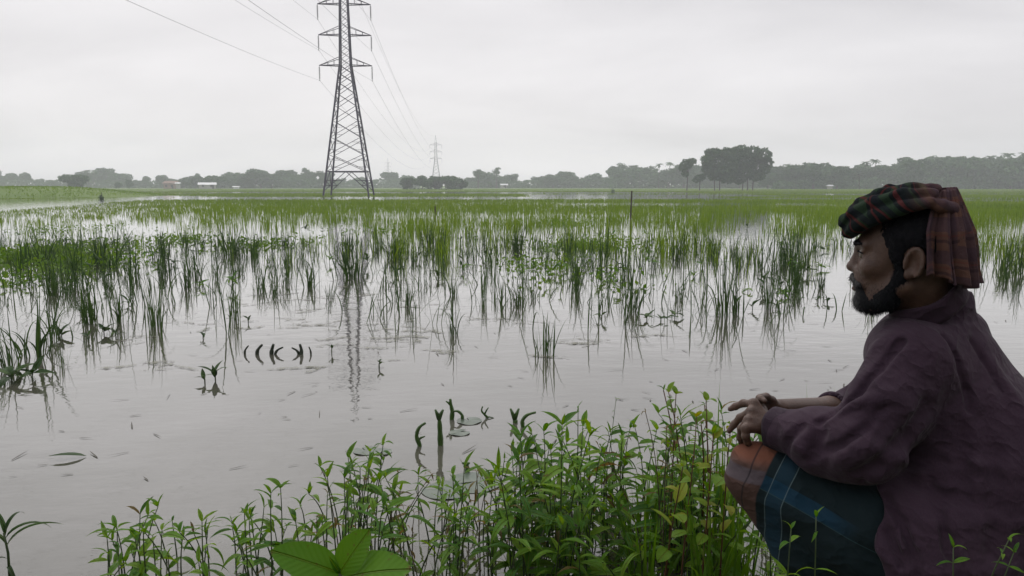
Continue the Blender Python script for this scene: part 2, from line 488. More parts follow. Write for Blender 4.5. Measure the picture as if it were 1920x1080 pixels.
# ------------------------------------------------------------------ far trees
M['crown'] = mat_leaf('tree_crown', (0.024, 0.066, 0.024), (0.045, 0.108, 0.036), (0.080, 0.155, 0.050), use_attr=True, transl=0.15, rough=0.7, nscale=0.3, spec=0.2)
M['bark'] = mat_plain('bark', (0.050, 0.042, 0.034), (0.095, 0.080, 0.065), 3, 0.9)
def leaf_quads(centers, size, seed, normals=None):
    g = np.random.default_rng(seed); n = len(centers)
    a = g.normal(size=(n, 3)); a /= np.linalg.norm(a, axis=1)[:, None]
    b_ = g.normal(size=(n, 3)); b_ -= (b_ * a).sum(1)[:, None] * a; b_ /= np.linalg.norm(b_, axis=1)[:, None]
    s = (size * g.uniform(0.55, 1.25, n))[:, None]
    c = np.asarray(centers)
    V = np.stack([c - a * s, c + b_ * s * 0.55 - a * s * 0.1, c + a * s, c - b_ * s * 0.55 + a * s * 0.15], 1).reshape(-1, 3)
    F = np.arange(4 * n).reshape(n, 4)
    rn = np.repeat(g.uniform(0, 1, n), 4)
    return V, F, rn
def crown_mesh(blobs, nper, size, seed):
    """blobs: (x,y,z,rx,ry,rz); leaf clumps fill each blob's shell unevenly"""
    g = np.random.default_rng(seed); P = []
    for (x, y, z, rx, ry, rz_) in blobs:
        n = int(nper * (rx * ry * rz_) ** (2 / 3))
        d = g.normal(size=(n, 3)); d /= np.linalg.norm(d, axis=1)[:, None]
        rad = g.uniform(0.45, 1.0, n) ** 0.6 * (0.86 + 0.28 * vnoise(d[:, 0] * 2.4 + seed, d[:, 2] * 2.4 + d[:, 1] * 1.7, seed))
        P.append(np.array([x, y, z]) + d * rad[:, None] * np.array([rx, ry, rz_]))
    P = np.concatenate(P)
    V, F, rn = leaf_quads(P, size, seed + 1)
    return npmesh('crown', V, F, M['crown'], False, {'rnd': rn})
def trunk_mesh(h, r, limbs, seed):
    mb = MB(); rr = random.Random(seed)
    mb.tube([(0, 0, -0.3), (rr.uniform(-.1, .1) * h * .3, 0, h * 0.5), (rr.uniform(-.2, .2) * h * .3, rr.uniform(-.1, .1), h)], [r * 1.25, r * 0.85, r * 0.5], 7)
    for (x, y, z) in limbs:
        z0 = h * rr.uniform(0.55, 0.85)
        mb.tube([(0, 0, z0), (x * .5, y * .5, z0 + (z - z0) * .6), (x, y, z)], [r * 0.5, r * 0.32, r * 0.12], 5)
    return mb.mesh('trunk', M['bark'])
def broad_kind(seed, H, W, nb, lowfrac=0.35, size=0.62, nper=40):
    g = random.Random(seed); blobs = []
    for i in range(nb):
        a = g.uniform(0, 6.28); q = g.uniform(0.1, 0.62) * W
        z = H * g.uniform(lowfrac + 0.12, 0.86)
        s = g.uniform(0.24, 0.42) * W * (1.15 - 0.5 * abs(z / H - 0.6))
        blobs.append((q * math.cos(a), q * math.sin(a), min(z, H - s * 0.75), s, s, s * g.uniform(0.65, 0.9)))
    blobs.append((0, 0, H * 0.62, W * 0.48, W * 0.48, H * 0.26))
    return trunk_mesh(H * 0.6, 0.03 * H, [(b_[0] * .8, b_[1] * .8, b_[2]) for b_ in blobs[:4]], seed), crown_mesh(blobs, nper, size, seed)
KINDS = [broad_kind(1, 10, 6.2, 12, 0.02), broad_kind(2, 9, 6.4, 12, 0.0), broad_kind(3, 12, 6.0, 13, 0.02),
         broad_kind(4, 8, 6.8, 12, 0.0), broad_kind(5, 13, 5.6, 13, 0.08)]
SLIM = [broad_kind(8, 15, 3.3, 6, 0.55, 0.5, 30), broad_kind(9, 14, 3.0, 6, 0.5, 0.5, 30)]
def palm_kind(seed):
    g = random.Random(seed); H = 12.5
    mb = MB(); bx = g.uniform(-.8, .8)
    mb.tube([(0, 0, -.3), (bx * .3, 0, H * .5), (bx, 0, H)], [0.22, 0.15, 0.12], 6)
    V = []; F = []; rn = []
    for k in range(18):
        a = k * 2.4; up = g.uniform(-0.1, 0.9); Ln = g.uniform(2.3, 3.1)
        prev = None
        for i in range(7):
            t = i / 6; r_ = Ln * (t * math.cos(up * (1 - t * 0.5))); zz = H + Ln * (math.sin(up) * t - 0.62 * t * t)
            w = 0.34 * math.sin(math.pi * (0.12 + 0.85 * t)) + 0.03
            c = Vector((bx + r_ * math.cos(a), r_ * math.sin(a), zz)); s = Vector((-math.sin(a), math.cos(a), 0)) * w
            n = len(V); V += [c - s - Vector((0, 0, w * .5)), c, c + s - Vector((0, 0, w * .5))]; rn += [k / 18] * 3
            if prev is not None: F += [(prev, prev + 1, n + 1, n), (prev + 1, prev + 2, n + 2, n + 1)]
            prev = n
    return mb.mesh('trunk', M['bark']), npmesh('crown', np.array([tuple(v) for v in V]), np.array(F), M['crown'], False, {'rnd': rn})
PALMS = [palm_kind(3), palm_kind(7)]

def place_tree(kind, px, Y, scale, label, group=None, sx=1.0, name='tree', base=None):
    p = at(px, 345, Y); z = float(ground_z(p.x, p.y)) if base is None else base
    t = empty(name, (p.x, p.y, z), rnd.uniform(0, 6.28))
    t.scale = (scale * sx, scale * sx, scale)
    tag(t, label, 'tree', group)
    link('trunk', kind[0], t); link('crown', kind[1], t)
    return t
def ztop(py, Y): return at(960, py, Y).z
def wood(px0, px1, Y, tops, step, label, group, kinds=KINDS, jitter=18, hk=None):
    """a belt of trees along px0..px1 at depth Y whose tops follow the skyline `tops` [(px,py)...]"""
    x = px0; k = 0
    while x < px1:
        py = np.interp(x, [t[0] for t in tops], [t[1] for t in tops]) + rnd.uniform(-9, 9)
        kd = kinds[rnd.randrange(len(kinds))]
        Yk = Y + rnd.uniform(-jitter, jitter)
        hgt = {id(KINDS[0]): 10, id(KINDS[1]): 9, id(KINDS[2]): 12, id(KINDS[3]): 8, id(KINDS[4]): 13}.get(id(kd), 14)
        s = (ztop(py, Yk) - 0.3) / hgt * 1.10
        place_tree(kd, x, Yk, s, f'{label}, {ORD[k]} from left', group, sx=rnd.uniform(1.05, 1.4))
        x += step * rnd.uniform(0.75, 1.25); k += 1
ORD = 'first second third fourth fifth sixth seventh eighth ninth tenth eleventh twelfth thirteenth fourteenth fifteenth sixteenth seventeenth eighteenth nineteenth twentieth'.split() + [f'{n}th' for n in range(21, 60)]
# skyline read off the photograph
wood(-60, 345, 520, [(0, 330), (40, 333), (90, 336), (170, 326), (300, 332), (345, 334)], 26, 'pale hazy tree in the far left wood', 'far left wood')
wood(345, 445, 430, [(345, 336), (372, 330), (400, 328), (445, 330)], 24, 'tree in the wood close behind the farmhouses', 'wood behind the farmhouses')
wood(440, 625, 455, [(440, 332), (480, 318), (560, 322), (580, 314), (625, 328)], 24, 'tree in the wood between the farmhouses and the dark pylon', 'wood beside the pylon')
wood(640, 780, 560, [(640, 332), (700, 338), (740, 326), (780, 332)], 26, 'hazy tree in the wood between the two nearest pylons', 'wood between the pylons')
wood(862, 1160, 500, [(862, 334), (900, 328), (980, 330), (1060, 330), (1130, 326), (1160, 322)], 26, 'hazy tree in the long middle wood', 'middle wood')
wood(1150, 1460, 440, [(1150, 322), (1190, 320), (1230, 312), (1290, 318), (1460, 318)], 27, 'tree in the wood behind the tall field trees', 'wood behind the tall trees')
wood(1440, 2010, 330, [(1440, 328), (1470, 319), (1530, 315), (1600, 315), (1660, 311), (1740, 308), (1840, 306), (1910, 302), (2010, 298)], 27, 'tree in the front row of the high wood behind the man', 'high wood behind the man', jitter=12)
wood(1450, 2010, 370, [(1450, 318), (1600, 310), (1740, 303), (1910, 297), (2010, 294)], 38, 'tree in the back row of the high wood behind the man', 'high wood behind the man', jitter=12)
wood(2040, 2740, 345, [(2040, 300), (2400, 306), (2740, 310)], 62, 'tree in the wood beyond the right edge', 'wood beyond the right edge')
wood(-800, -80, 520, [(-800, 332), (-80, 330)], 62, 'pale tree in the wood beyond the left edge', 'wood beyond the left edge')
PO = {1620: 'first', 1640: 'second', 1700: 'third', 1742: 'fourth', 1850: 'fifth', 1888: 'sixth', 1915: 'last'}
for px, py, Y in ((1640, 298, 350), (1700, 296, 355), (1742, 291, 350), (1850, 291, 345), (1888, 286, 350), (1620, 302, 350), (1915, 285, 340)):
    s = (ztop(py, Y) - 0.3) / 13.2
    place_tree(PALMS[rnd.randrange(2)], px, Y, s, f'coconut palm above the high wood behind the man, {PO[px]} from the left', 'palms in the high wood', name='palm_tree')
for px, py in ((1235, 306), (1255, 303), (1200, 314)):
    place_tree(PALMS[rnd.randrange(2)], px, 430, (ztop(py, 430) - 0.3) / 13.2, f'{ {1200: "leftmost", 1235: "middle", 1255: "rightmost"}[px] } palm above the wood left of the tall trees', 'palms left of the tall trees', name='palm_tree')
# dark round grove right of the pylon
for px, py, Y, sx in ((768, 330, 300, 1.1), (792, 327, 296, 1.1), (815, 327, 303, 1.15), (838, 326, 298, 1.1), (860, 329, 305, 1.05)):
    place_tree(KINDS[rnd.choice((0, 1, 3))], px, Y, (ztop(py, Y) - 0.3) / 9, f'round dark tree in the small grove under the hazy pylon, { {768: "leftmost", 792: "second", 815: "middle", 838: "fourth", 860: "rightmost"}[px] }', 'dark grove', sx=sx)
for px, py, lab in ((897, 312, 'shorter of two trees poking above the middle wood'), (931, 305, 'taller bushy-headed tree poking above the middle wood'),
                    (1166, 299, 'lone slim tree with a round head above the wood'), (372, 321, 'thin-stemmed tree poking up behind the white-roofed shed'),
                    (492, 312, 'tree poking above the wood right of the farmhouses'), (572, 309, 'tree poking above the wood just left of the pylon')):
    place_tree(SLIM[rnd.randrange(2)], px, 470, (ztop(py, 470) - 0.3) / 14.5, lab, sx=1.25)
for px in (165, 176):
    place_tree(PALMS[0], px, 500, (ztop(318, 500) - 0.3) / 13.2, f'{"left" if px < 170 else "right"} of two slim palms above the far left wood', 'two palms above the far left wood', name='palm_tree')
place_tree(KINDS[3], 139, 300, (ztop(327, 300) - 0.3) / 8, 'dark dome-shaped tree beyond the grassy embankment', sx=1.15)
place_tree(KINDS[1], 222, 380, (ztop(340, 380) - 0.3) / 9, 'small round bush in front of the far left wood', sx=0.8)
place_tree(KINDS[0], 242, 380, (ztop(338, 380) - 0.3) / 9, 'small taller bush in front of the far left wood', sx=0.8)
place_tree(KINDS[3], 405, 400, (ztop(329, 400) - 0.3) / 8, 'dark spreading tree right behind the white-roofed shed', sx=1.1)
# the tall group standing free in the field
def tall_tree(px, py, Y, blobs_px, label, nper=95, size=0.46, stems=1):
    """blobs_px: crown lobes as (px, py, half width px, half height px) at depth Y"""
    p = at(px, 345, Y); z0 = float(ground_z(p.x, p.y)); k = FPX / Y
    g = random.Random(px); blobs = []
    for (bx, by, hw, hh) in blobs_px:
        q = at(bx, by, Y)
        blobs.append((q.x - p.x, g.uniform(-1.2, 1.2), q.z - z0, 1.12 * hw / k, 1.12 * hw / k, 1.12 * hh / k))
    t = empty('tree', (p.x, p.y, z0)); tag(t, label, 'tree')
    top = max(b_[2] for b_ in blobs)
    for s in range(stems):
        o = link('trunk', trunk_mesh(top * 0.75, 0.17, [(b_[0], b_[1], b_[2]) for b_ in blobs[s::stems]], px + s), t)
        o.location.x = (s - (stems - 1) / 2) * 1.6
    link('crown', crown_mesh(blobs, nper, size, px), t)
    return t
BT = 238
tall_tree(1288, 330, BT, [(1288, 308, 11, 9), (1281, 315, 7, 7), (1295, 303, 8, 6), (1284, 326, 6, 5)], 'slender open-crowned tree left of the big field tree')
tall_tree(1312, 340, BT, [(1312, 334, 10, 5), (1306, 338, 7, 4), (1319, 330, 6, 4)], 'low leaning small tree between the slender and the big tree', size=0.4)
tall_tree(1345, 300, BT, [(1325, 302, 12, 12), (1345, 300, 18, 18), (1338, 288, 14, 9), (1362, 290, 14, 12), (1352, 318, 18, 13), (1368, 310, 14, 16), (1330, 285, 10, 5), (1340, 328, 14, 10), (1360, 334, 14, 9), (1328, 318, 11, 9)], 'big broad tree standing free in the green field', stems=2)
tall_tree(1402, 300, BT + 3, [(1390, 286, 16, 12), (1410, 288, 16, 12), (1430, 292, 14, 12), (1438, 305, 10, 10), (1400, 305, 20, 16), (1420, 312, 16, 14), (1398, 325, 14, 9), (1385, 300, 16, 16), (1376, 292, 14, 12), (1375, 318, 13, 12), (1384, 335, 14, 9), (1418, 330, 14, 9), (1432, 318, 10, 9)], 'highest broad tree, merged with the big field tree on its right', stems=3)

# ------------------------------------------------------------------ farm buildings, poles
M['tin'] = mat_plain('tin_sheet', (0.62, 0.63, 0.66), (0.78, 0.79, 0.80), 1.5, 0.45)
M['plaster'] = mat_plain('plaster', (0.30, 0.29, 0.27), (0.40, 0.38, 0.35), 1.2, 0.9)
M['brick_wall'] = mat_plain('brick_wall', (0.24, 0.15, 0.12), (0.32, 0.21, 0.17), 1.5, 0.9)
M['dark_open'] = mat_plain('dark_opening', (0.02, 0.02, 0.02), (0.04, 0.04, 0.04), 1, 0.8)
def house(name, px, py_base, Y, w, d, h, rh, wallm, roofm, label, rz=0.15, windows=2, shed=False):
    p = at(px, 350, Y); z = float(ground_z(p.x, p.y))
    t = empty(name, (p.x, p.y, z), rz); tag(t, label, 'building')
    mb = MB(); mb.box((-w/2, -d/2, -0.3), (w/2, d/2, h)); mb.build('wall', wallm, t)
    mb = MB(); e = 0.5
    if shed:
        V = [(-w/2-e, -d/2-e, h), (w/2+e, -d/2-e, h), (w/2+e, d/2+e, h + rh), (-w/2-e, d/2+e, h + rh)]
        mb.add([Vector(v) for v in V] + [Vector(v) + Vector((0, 0, 0.12)) for v in V], [(0,3,2,1),(4,5,6,7),(0,1,5,4),(1,2,6,5),(2,3,7,6),(3,0,4,7)])
    else:
        mb.add([(-w/2-e, -d/2-e, h), (w/2+e, -d/2-e, h), (w/2+e, d/2+e, h), (-w/2-e, d/2+e, h), (-w/2-e, 0, h+rh), (w/2+e, 0, h+rh)],
               [(0,1,5,4), (2,3,4,5), (0,4,3), (1,2,5), (0,3,2,1)])
    mb.build('roof', roofm, t)
    for i in range(windows):
        x = (i + 0.5) / windows * w - w/2
        mb = MB(); mb.box((x - 0.5, -d/2 - 0.06, 0.9), (x + 0.5, -d/2 + 0.02, 2.0)); mb.build('window', M['dark_open'], t)
    if w < 3: return t
    mb = MB(); mb.box((w/2 - 1.6, -d/2 - 0.05, -0.1), (w/2 - 0.7, -d/2 + 0.03, 1.95)); mb.build('door', M['dark_open'], t)
    return t
house('farm_shed', 389, 357, 372, 7.6, 6.0, 2.0, 1.1, M['plaster'], M['tin'], 'long shed with a shining white tin roof below the dark trees', rz=0.35)
house('brick_house', 322, 357, 385, 6.0, 5, 2.7, 1.3, M['brick_wall'], M['brick_wall'], 'dull reddish brick house left of the white-roofed shed', rz=-0.1)
house('whitewashed_hut', 334, 357, 380, 1.6, 2.0, 2.6, 0.6, M['plaster'], M['tin'], 'small pale hut against the reddish brick house', windows=0)
house('white_hut', 443, 358, 350, 2.2, 2, 0.9, 0.4, M['tin'], M['tin'], 'tiny white hut on the field edge right of the shed', windows=0)
house('pale_hut', 1556, 347, 310, 1.5, 1.5, 1.3, 0.5, M['plaster'], M['tin'], 'tiny pale hut at the foot of the high wood', windows=0)
house('grey_hut', 945, 350, 480, 4, 3, 2.0, 0.9, M['plaster'], M['tin'], 'tiny grey hut half hidden in the middle wood', windows=1)
M['wood_pole'] = mat_plain('weathered_bamboo', (0.045, 0.035, 0.028), (0.085, 0.068, 0.050), 12, 0.8)
def pole(name, base, top, r0, r1, label, cat, knots=5):
    mb = MB(); n = knots * 3 + 1; pts = []; rs = []
    for i in range(n):
        t = i / (n - 1); q = Vector(base).lerp(Vector(top), t) + Vector((0.01 * math.sin(5 * t), 0, 0)) * (top - base).length * 0.4
        pts.append(q); rs.append((r0 + (r1 - r0) * t) * (1.22 if i % 3 == 0 else 1.0))
    mb.tube(pts, rs, 8)
    return tag(mb.build(name, M['wood_pole'], smooth=True), label, cat)
b0 = onz(1181, 418); t0 = at(1185, 358, b0.y)
pole('bamboo_stake', b0 - Vector((0, 0, .3)), t0, 0.030, 0.024, 'lone dark bamboo stake standing in the flooded rice', 'stake')
b0 = onz(816, 407); t0 = at(816, 386, b0.y)
pole('short_stake', b0 - Vector((0, 0, .3)), t0, 0.03, 0.025, 'short thin stake in the rice right of the pylon', 'stake')
b0 = at(1611, 356, 270); b0.z = 0.2; t0 = at(1611, 326, 270)
pp = pole('utility_pole', b0 - Vector((0, 0, .3)), t0, 0.13, 0.10, 'distant thin utility pole before the high wood', 'utility pole')
mb = MB(); mb.tube([(t0.x - .8, t0.y, t0.z - .4), (t0.x + .8, t0.y, t0.z - .4)], 0.07, 5); mb.build('cross_bar', M['wood_pole'], pp)

def far_bush(px, py, py_top, label, seed):
    p = onz(px, py); h = at(px, py_top, p.y).z; g = np.random.default_rng(seed)
    c = g.normal(0, 1, (160, 3)) * np.array((0.16, 0.12, 0.22)) * h; c[:, 2] = np.abs(c[:, 2]) * 1.2
    V, F, rn = leaf_quads(c, 0.09 * h, seed)
    t = empty('shrub', (p.x, p.y, 0)); tag(t, label, 'shrub')
    link('foliage', npmesh('foliage', V, F, M['crown'], False, {'rnd': rn}), t)
    mb = MB(); mb.tube([(0, 0, -.3), (0.03 * h, 0, h * .5), (0.06 * h, 0, h)], [0.03, 0.025, 0.01], 5); mb.build('stem', M['bark'], t)
far_bush(190, 373, 359, 'small dark shrub at the edge of the open pool, far left', 3)
far_bush(1149, 360, 350, 'tiny dark shrub on the horizon left of the bamboo stake', 4)

# unseen trees added behind the viewer to shade everything facing this way
for i, (x_, y_, s_) in enumerate(((-9.5, -10.5, 0.7), (-3.0, -12.5, 0.75), (3.5, -11.5, 0.75), (9.5, -10.0, 0.75), (14.0, -5.5, 0.7), (0.5, -17.0, 0.8), (6.5, -17.5, 0.8))):
    t = empty('tree', (x_, y_, float(ground_z(x_, y_))), i * 1.3); t.scale = (s_, s_, s_)
    tag(t, f'added shade tree, unseen behind the viewer, {ORD[i]} of the set', 'tree', 'added shade trees behind the viewer')
    link('trunk', KINDS[i % 3][0], t); link('crown', KINDS[i % 3][1], t)
# ------------------------------------------------------------------ undergrowth that closes the woods near the ground
def undergrowth():
    P = []; g = np.random.default_rng(4)
    for (px0, px1, Y, tops, n) in ((-70, 350, 515, [(0, 337), (170, 334), (350, 338)], 4800), (340, 640, 450, [(340, 339), (400, 334), (480, 327), (560, 328), (640, 336)], 4200), (630, 790, 553, [(630, 338), (740, 333), (790, 336)], 2200), (755, 868, 305, [(755, 349), (868, 349)], 260),
                                   (850, 1170, 497, [(850, 338), (1000, 336), (1170, 330)], 5200), (1140, 1470, 438, [(1140, 330), (1230, 321), (1470, 322)], 5600), (1440, 2020, 332, [(1440, 338), (1530, 331), (1740, 328), (2020, 322)], 6000), (2000, 2760, 335, [(2000, 322), (2760, 326)], 5000), (-820, -60, 515, [(-820, 336), (-60, 337)], 5000)):
        px = g.uniform(px0, px1, n); Yk = Y + g.uniform(-8, 12, n)
        hmax = (352 - np.interp(px, [t[0] for t in tops], [t[1] for t in tops]) + 7 * (fbm(px * 0.07, px * 0 + Y, 5) - 0.6)) * Yk / FPX
        z = g.uniform(0, 1, n) ** 1.25 * hmax - 0.5
        X = (px - 960) / FPX * Yk * 1.008
        P.append(np.stack([X, Yk, z + 0.3], 1))
    P = np.concatenate(P)
    V, F, rn = leaf_quads(P, 1.0, 9)
    o = link('undergrowth', npmesh('undergrowth', V, F, M['crown'], False, {'rnd': rn}))
    tag(o, 'low dark bushes closing the foot of the far woods', 'undergrowth', kind='stuff')
undergrowth()

# ------------------------------------------------------------------ blades
def blades(base, h, w, az, lean, bend, nseg, g, flat=0.0):
    """tapered grass blades. base (n,3); lean = start tilt, bend = extra curl (rad); returns V, F(list), rnd"""
    n = len(base)
    t = np.linspace(0, 1, nseg + 1)
    dirx, diry = np.cos(az), np.sin(az)
    side = az + math.pi / 2 + g.uniform(-0.9, 0.9, n)
    sx, sy = np.cos(side), np.sin(side)
    P = np.zeros((n, nseg + 1, 3)); P[:, 0] = base
    for i in range(1, nseg + 1):
        a = lean + bend * ((t[i] + t[i - 1]) / 2) ** 1.6
        ds = h / nseg
        P[:, i, 0] = P[:, i - 1, 0] + np.sin(a) * dirx * ds
        P[:, i, 1] = P[:, i - 1, 1] + np.sin(a) * diry * ds
        P[:, i, 2] = P[:, i - 1, 2] + np.cos(a) * ds
    ww = np.outer(w, 0.5 * (1 - t ** 2.2) * (0.75 + 0.5 * np.minimum(t * 3, 1)))
    A = P.copy(); B = P.copy()
    A[:, :, 0] -= ww * sx[:, None]; A[:, :, 1] -= ww * sy[:, None]
    B[:, :, 0] += ww * sx[:, None]; B[:, :, 1] += ww * sy[:, None]
    m = 2 * nseg + 1
    V = np.zeros((n, m, 3)); V[:, 0:2 * nseg:2] = A[:, :nseg]; V[:, 1:2 * nseg:2] = B[:, :nseg]; V[:, 2 * nseg] = P[:, nseg]
    o = (np.arange(n) * m)[:, None]
    quads = np.concatenate([o + np.array([2*i, 2*i+1, 2*i+3, 2*i+2]) for i in range(nseg - 1)], 0) if nseg > 1 else np.zeros((0, 4), int)
    tris = o + np.array([2 * nseg - 2, 2 * nseg - 1, 2 * nseg])
    rn = np.repeat(g.uniform(0, 1, n), m)
    return V.reshape(-1, 3), [quads, tris], rn
def merge(parts):
    V = []; Q = []; T = []; R_ = []; n = 0
    for v, (q, t), r in parts:
        V.append(v); Q.append(q + n); T.append(t + n); R_.append(r); n += len(v)
    return np.concatenate(V), [np.concatenate(Q), np.concatenate(T)], np.concatenate(R_)

# open water: where the rice leaves gaps (metres)
def px_of(x, y, z=0.0):
    dz = z - EYE
    yc = y * CP - dz * SP; zc = y * SP + dz * CP
    return 960 + FPX * x / yc, 540 - FPX * zc / yc
def rice_cover(x, y):
    """0..1 share of ground covered by rice"""
    d = y
    n1 = fbm(x * 0.10, y * 0.055, 21, 4); n2 = fbm(x * 0.45, y * 0.22, 31, 3)
    near = sstep(9, 17, d + 6 * (n1 - 0.5)) * 0.62
    mid = sstep(19, 33, d)
    c = near * sstep(0.36, 0.62, 0.55 * n1 + 0.45 * n2) + mid * (0.55 + 0.9 * (n1 - 0.45))
    far = sstep(33, 42, d)
    c = np.where(d > 33, np.maximum(c, far * (0.50 + 0.5 * sstep(0.30, 0.50, fbm(x * 0.03, y * 0.09, 41, 3)))), c)
    # open pool left of the embankment and thin leads further out
    px, _ = px_of(x, y)
    c = c * (1 - (px < 350) * (y > np.interp(px, [-200, 0, 120, 240, 350], [34, 39, 50, 66, 98]) + 3 * (n2 - .5)) * (y < np.interp(px, [-200, 0, 200, 350], [72, 79, 90, 104])))
    c = c * (1 - sstep(0.62, 0.7, fbm(x * 0.018 + 3, y * 0.05, 51, 2)) * sstep(70, 80, y) * 0.97)
    c = c * (1 - (np.abs(y - 88 - 0.05 * x) < 12) * (x > -44) * (x < 26) * 0.97)
    c = c * (1 - (np.abs(y - 116 + 0.06 * x) < 17) * (x > 2) * (x < 40) * 0.97)
    c = c * (1 - (np.abs(y - 128) < 14) * (x > 48) * (x < 72) * 0.97)
    c = c * (1 - (np.abs(y - 70) < 6) * (x > 38) * (x < 70) * 0.95)
    c = c * (1 - (np.abs(y - 165 + 0.1 * x) < 24) * (x > -70) * (x < 40) * 0.97)
    c = c * (1 - (np.abs(y - 56 - 0.03 * x) < 5) * (x > 2) * (x < 24) * (n2 > .42) * 0.95)
    return np.clip(c, 0, 1)
def scatter(y0, y1, per_m2, g):
    amax = 1.08
    n = int((y1**2 - y0**2) * amax * per_m2)
    y = np.sqrt(g.uniform(y0**2, y1**2, n)); x = g.uniform(-amax, amax, n) * y
    return x, y
def rice_field():
    g = np.random.default_rng(77); parts = []
    for (y0, y1, dens, nb, h0, h1, w, spread, nseg) in (
            (11, 20, 8.5, 8, 0.30, 0.66, 0.011, 0.10, 4), (20, 36, 10.5, 6, 0.26, 0.58, 0.016, 0.13, 3),
            (36, 70, 7.0, 4, 0.16, 0.34, 0.032, 0.20, 2), (70, 135, 2.2, 4, 0.14, 0.26, 0.060, 0.40, 2), (135, 262, 0.75, 4, 0.16, 0.30, 0.13, 0.75, 2)):
        x, y = scatter(y0, y1, dens, g)
        k = g.uniform(0, 1, len(x)) < rice_cover(x, y)
        x, y = x[k], y[k]
        if y0 < 30:                                      # tufts gather in thicker stands
            stand = fbm(x * 0.8, y * 0.5, 61, 2)
            k = g.uniform(0, 1, len(x)) < sstep(0.30, 0.62, stand); x, y = x[k], y[k]
        n = len(x); hs = g.uniform(h0, h1, n) * (0.75 + 0.5 * fbm(x * 0.3, y * 0.15, 71, 2))
        x = np.repeat(x, nb) + g.normal(0, spread, n * nb); y = np.repeat(y, nb) + g.normal(0, spread, n * nb)
        h = np.repeat(hs, nb) * g.uniform(0.55, 1.08, n * nb)
        pxx, _ = px_of(x, y); h = h * (1 - 0.5 * (1 - sstep(180, 460, pxx + 60 * (fbm(x * .2, y * .2, 8) - .5))) * sstep(24, 32, y))
        z = np.maximum(ground_z(x, y), -0.02) - 0.01
        m = n * nb
        # a third of the stems lean or fold over
        lean = np.abs(g.normal(0, 0.13, m)); bd = np.where(g.uniform(0, 1, m) < 0.25, g.uniform(0.6, 2.0, m), g.uniform(0, 0.4, m))
        parts.append(blades(np.stack([x, y, z], 1), h, w * g.uniform(0.6, 1.3, m), g.uniform(0, 6.28, m), lean, bd, nseg, g))
    # turf on the embankment and the dry land behind the field
    y = np.concatenate([g.uniform(82, 142, 14000), g.uniform(225, 300, 9000)]); x = np.concatenate([g.uniform(-115, -40, 14000), g.uniform(-230, 240, 9000)])
    z = ground_z(x, y); k = z > 0.05; x, y, z = x[k], y[k], z[k]; m = len(x)
    parts.append(blades(np.stack([x, y, z - 0.02], 1), g.uniform(0.12, 0.3, m), g.uniform(0.06, 0.16, m), g.uniform(0, 6.28, m), np.abs(g.normal(0, 0.3, m)), g.uniform(0, 0.6, m), 2, g))
    V, F, rn = merge(parts)
    o = link('rice_stems', npmesh('rice_stems', V, F, M['rice'], False, {'rnd': rn}))
    tag(o, 'green rice stems standing in the flooded field', 'rice', kind='stuff')
    return len(F[0]) * 2 + len(F[1])
rice_field()
def loose_stems():
    """single dark stems, upright, bent or snapped, between the nearer clumps"""
    g = np.random.default_rng(101); n = 0; B = []
    while n < 2700:
        py = 350 + 1820 / g.uniform(6.2, 18.0); px = g.uniform(-90, 1980)
        d = np.interp(py, [440, 480, 530, 560, 600, 640], [1, .9, .6, .4, .2, .04]) * np.interp(px, [-90, 120, 300, 520, 640, 720, 1120, 1300, 1480, 1580, 1980], [1.1, .9, .8, .5, .4, .7, .9, .7, .55, .12, .25])
        p = onz(px, py)
        if g.uniform() > d * (0.25 + 0.75 * float(sstep(.35, .6, fbm(p.x * .9, p.y * .6, 63, 2)))): continue
        k = int(g.integers(1, 5))
        for q in range(k): B.append((p.x + g.normal(0, .06), p.y + g.normal(0, .06), -0.02))
        n += k
    B = np.array(B); m = len(B)
    bd = np.where(g.uniform(0, 1, m) < .4, g.uniform(1.2, 3.0, m), g.uniform(0, .5, m))
    V, F, rn = blades(B, g.uniform(0.12, 0.62, m), g.uniform(0.006, 0.014, m), g.uniform(0, 6.28, m), np.abs(g.normal(0, .25, m)), bd, 7, g)
    V[:, 2] = np.maximum(V[:, 2], -0.03)
    tag(link('loose_stems', npmesh('loose_stems', V, F, M['reed'], False, {'rnd': rn * .6})), 'single dark grass stems scattered through the flooded field', 'grass stems', kind='stuff')
loose_stems()

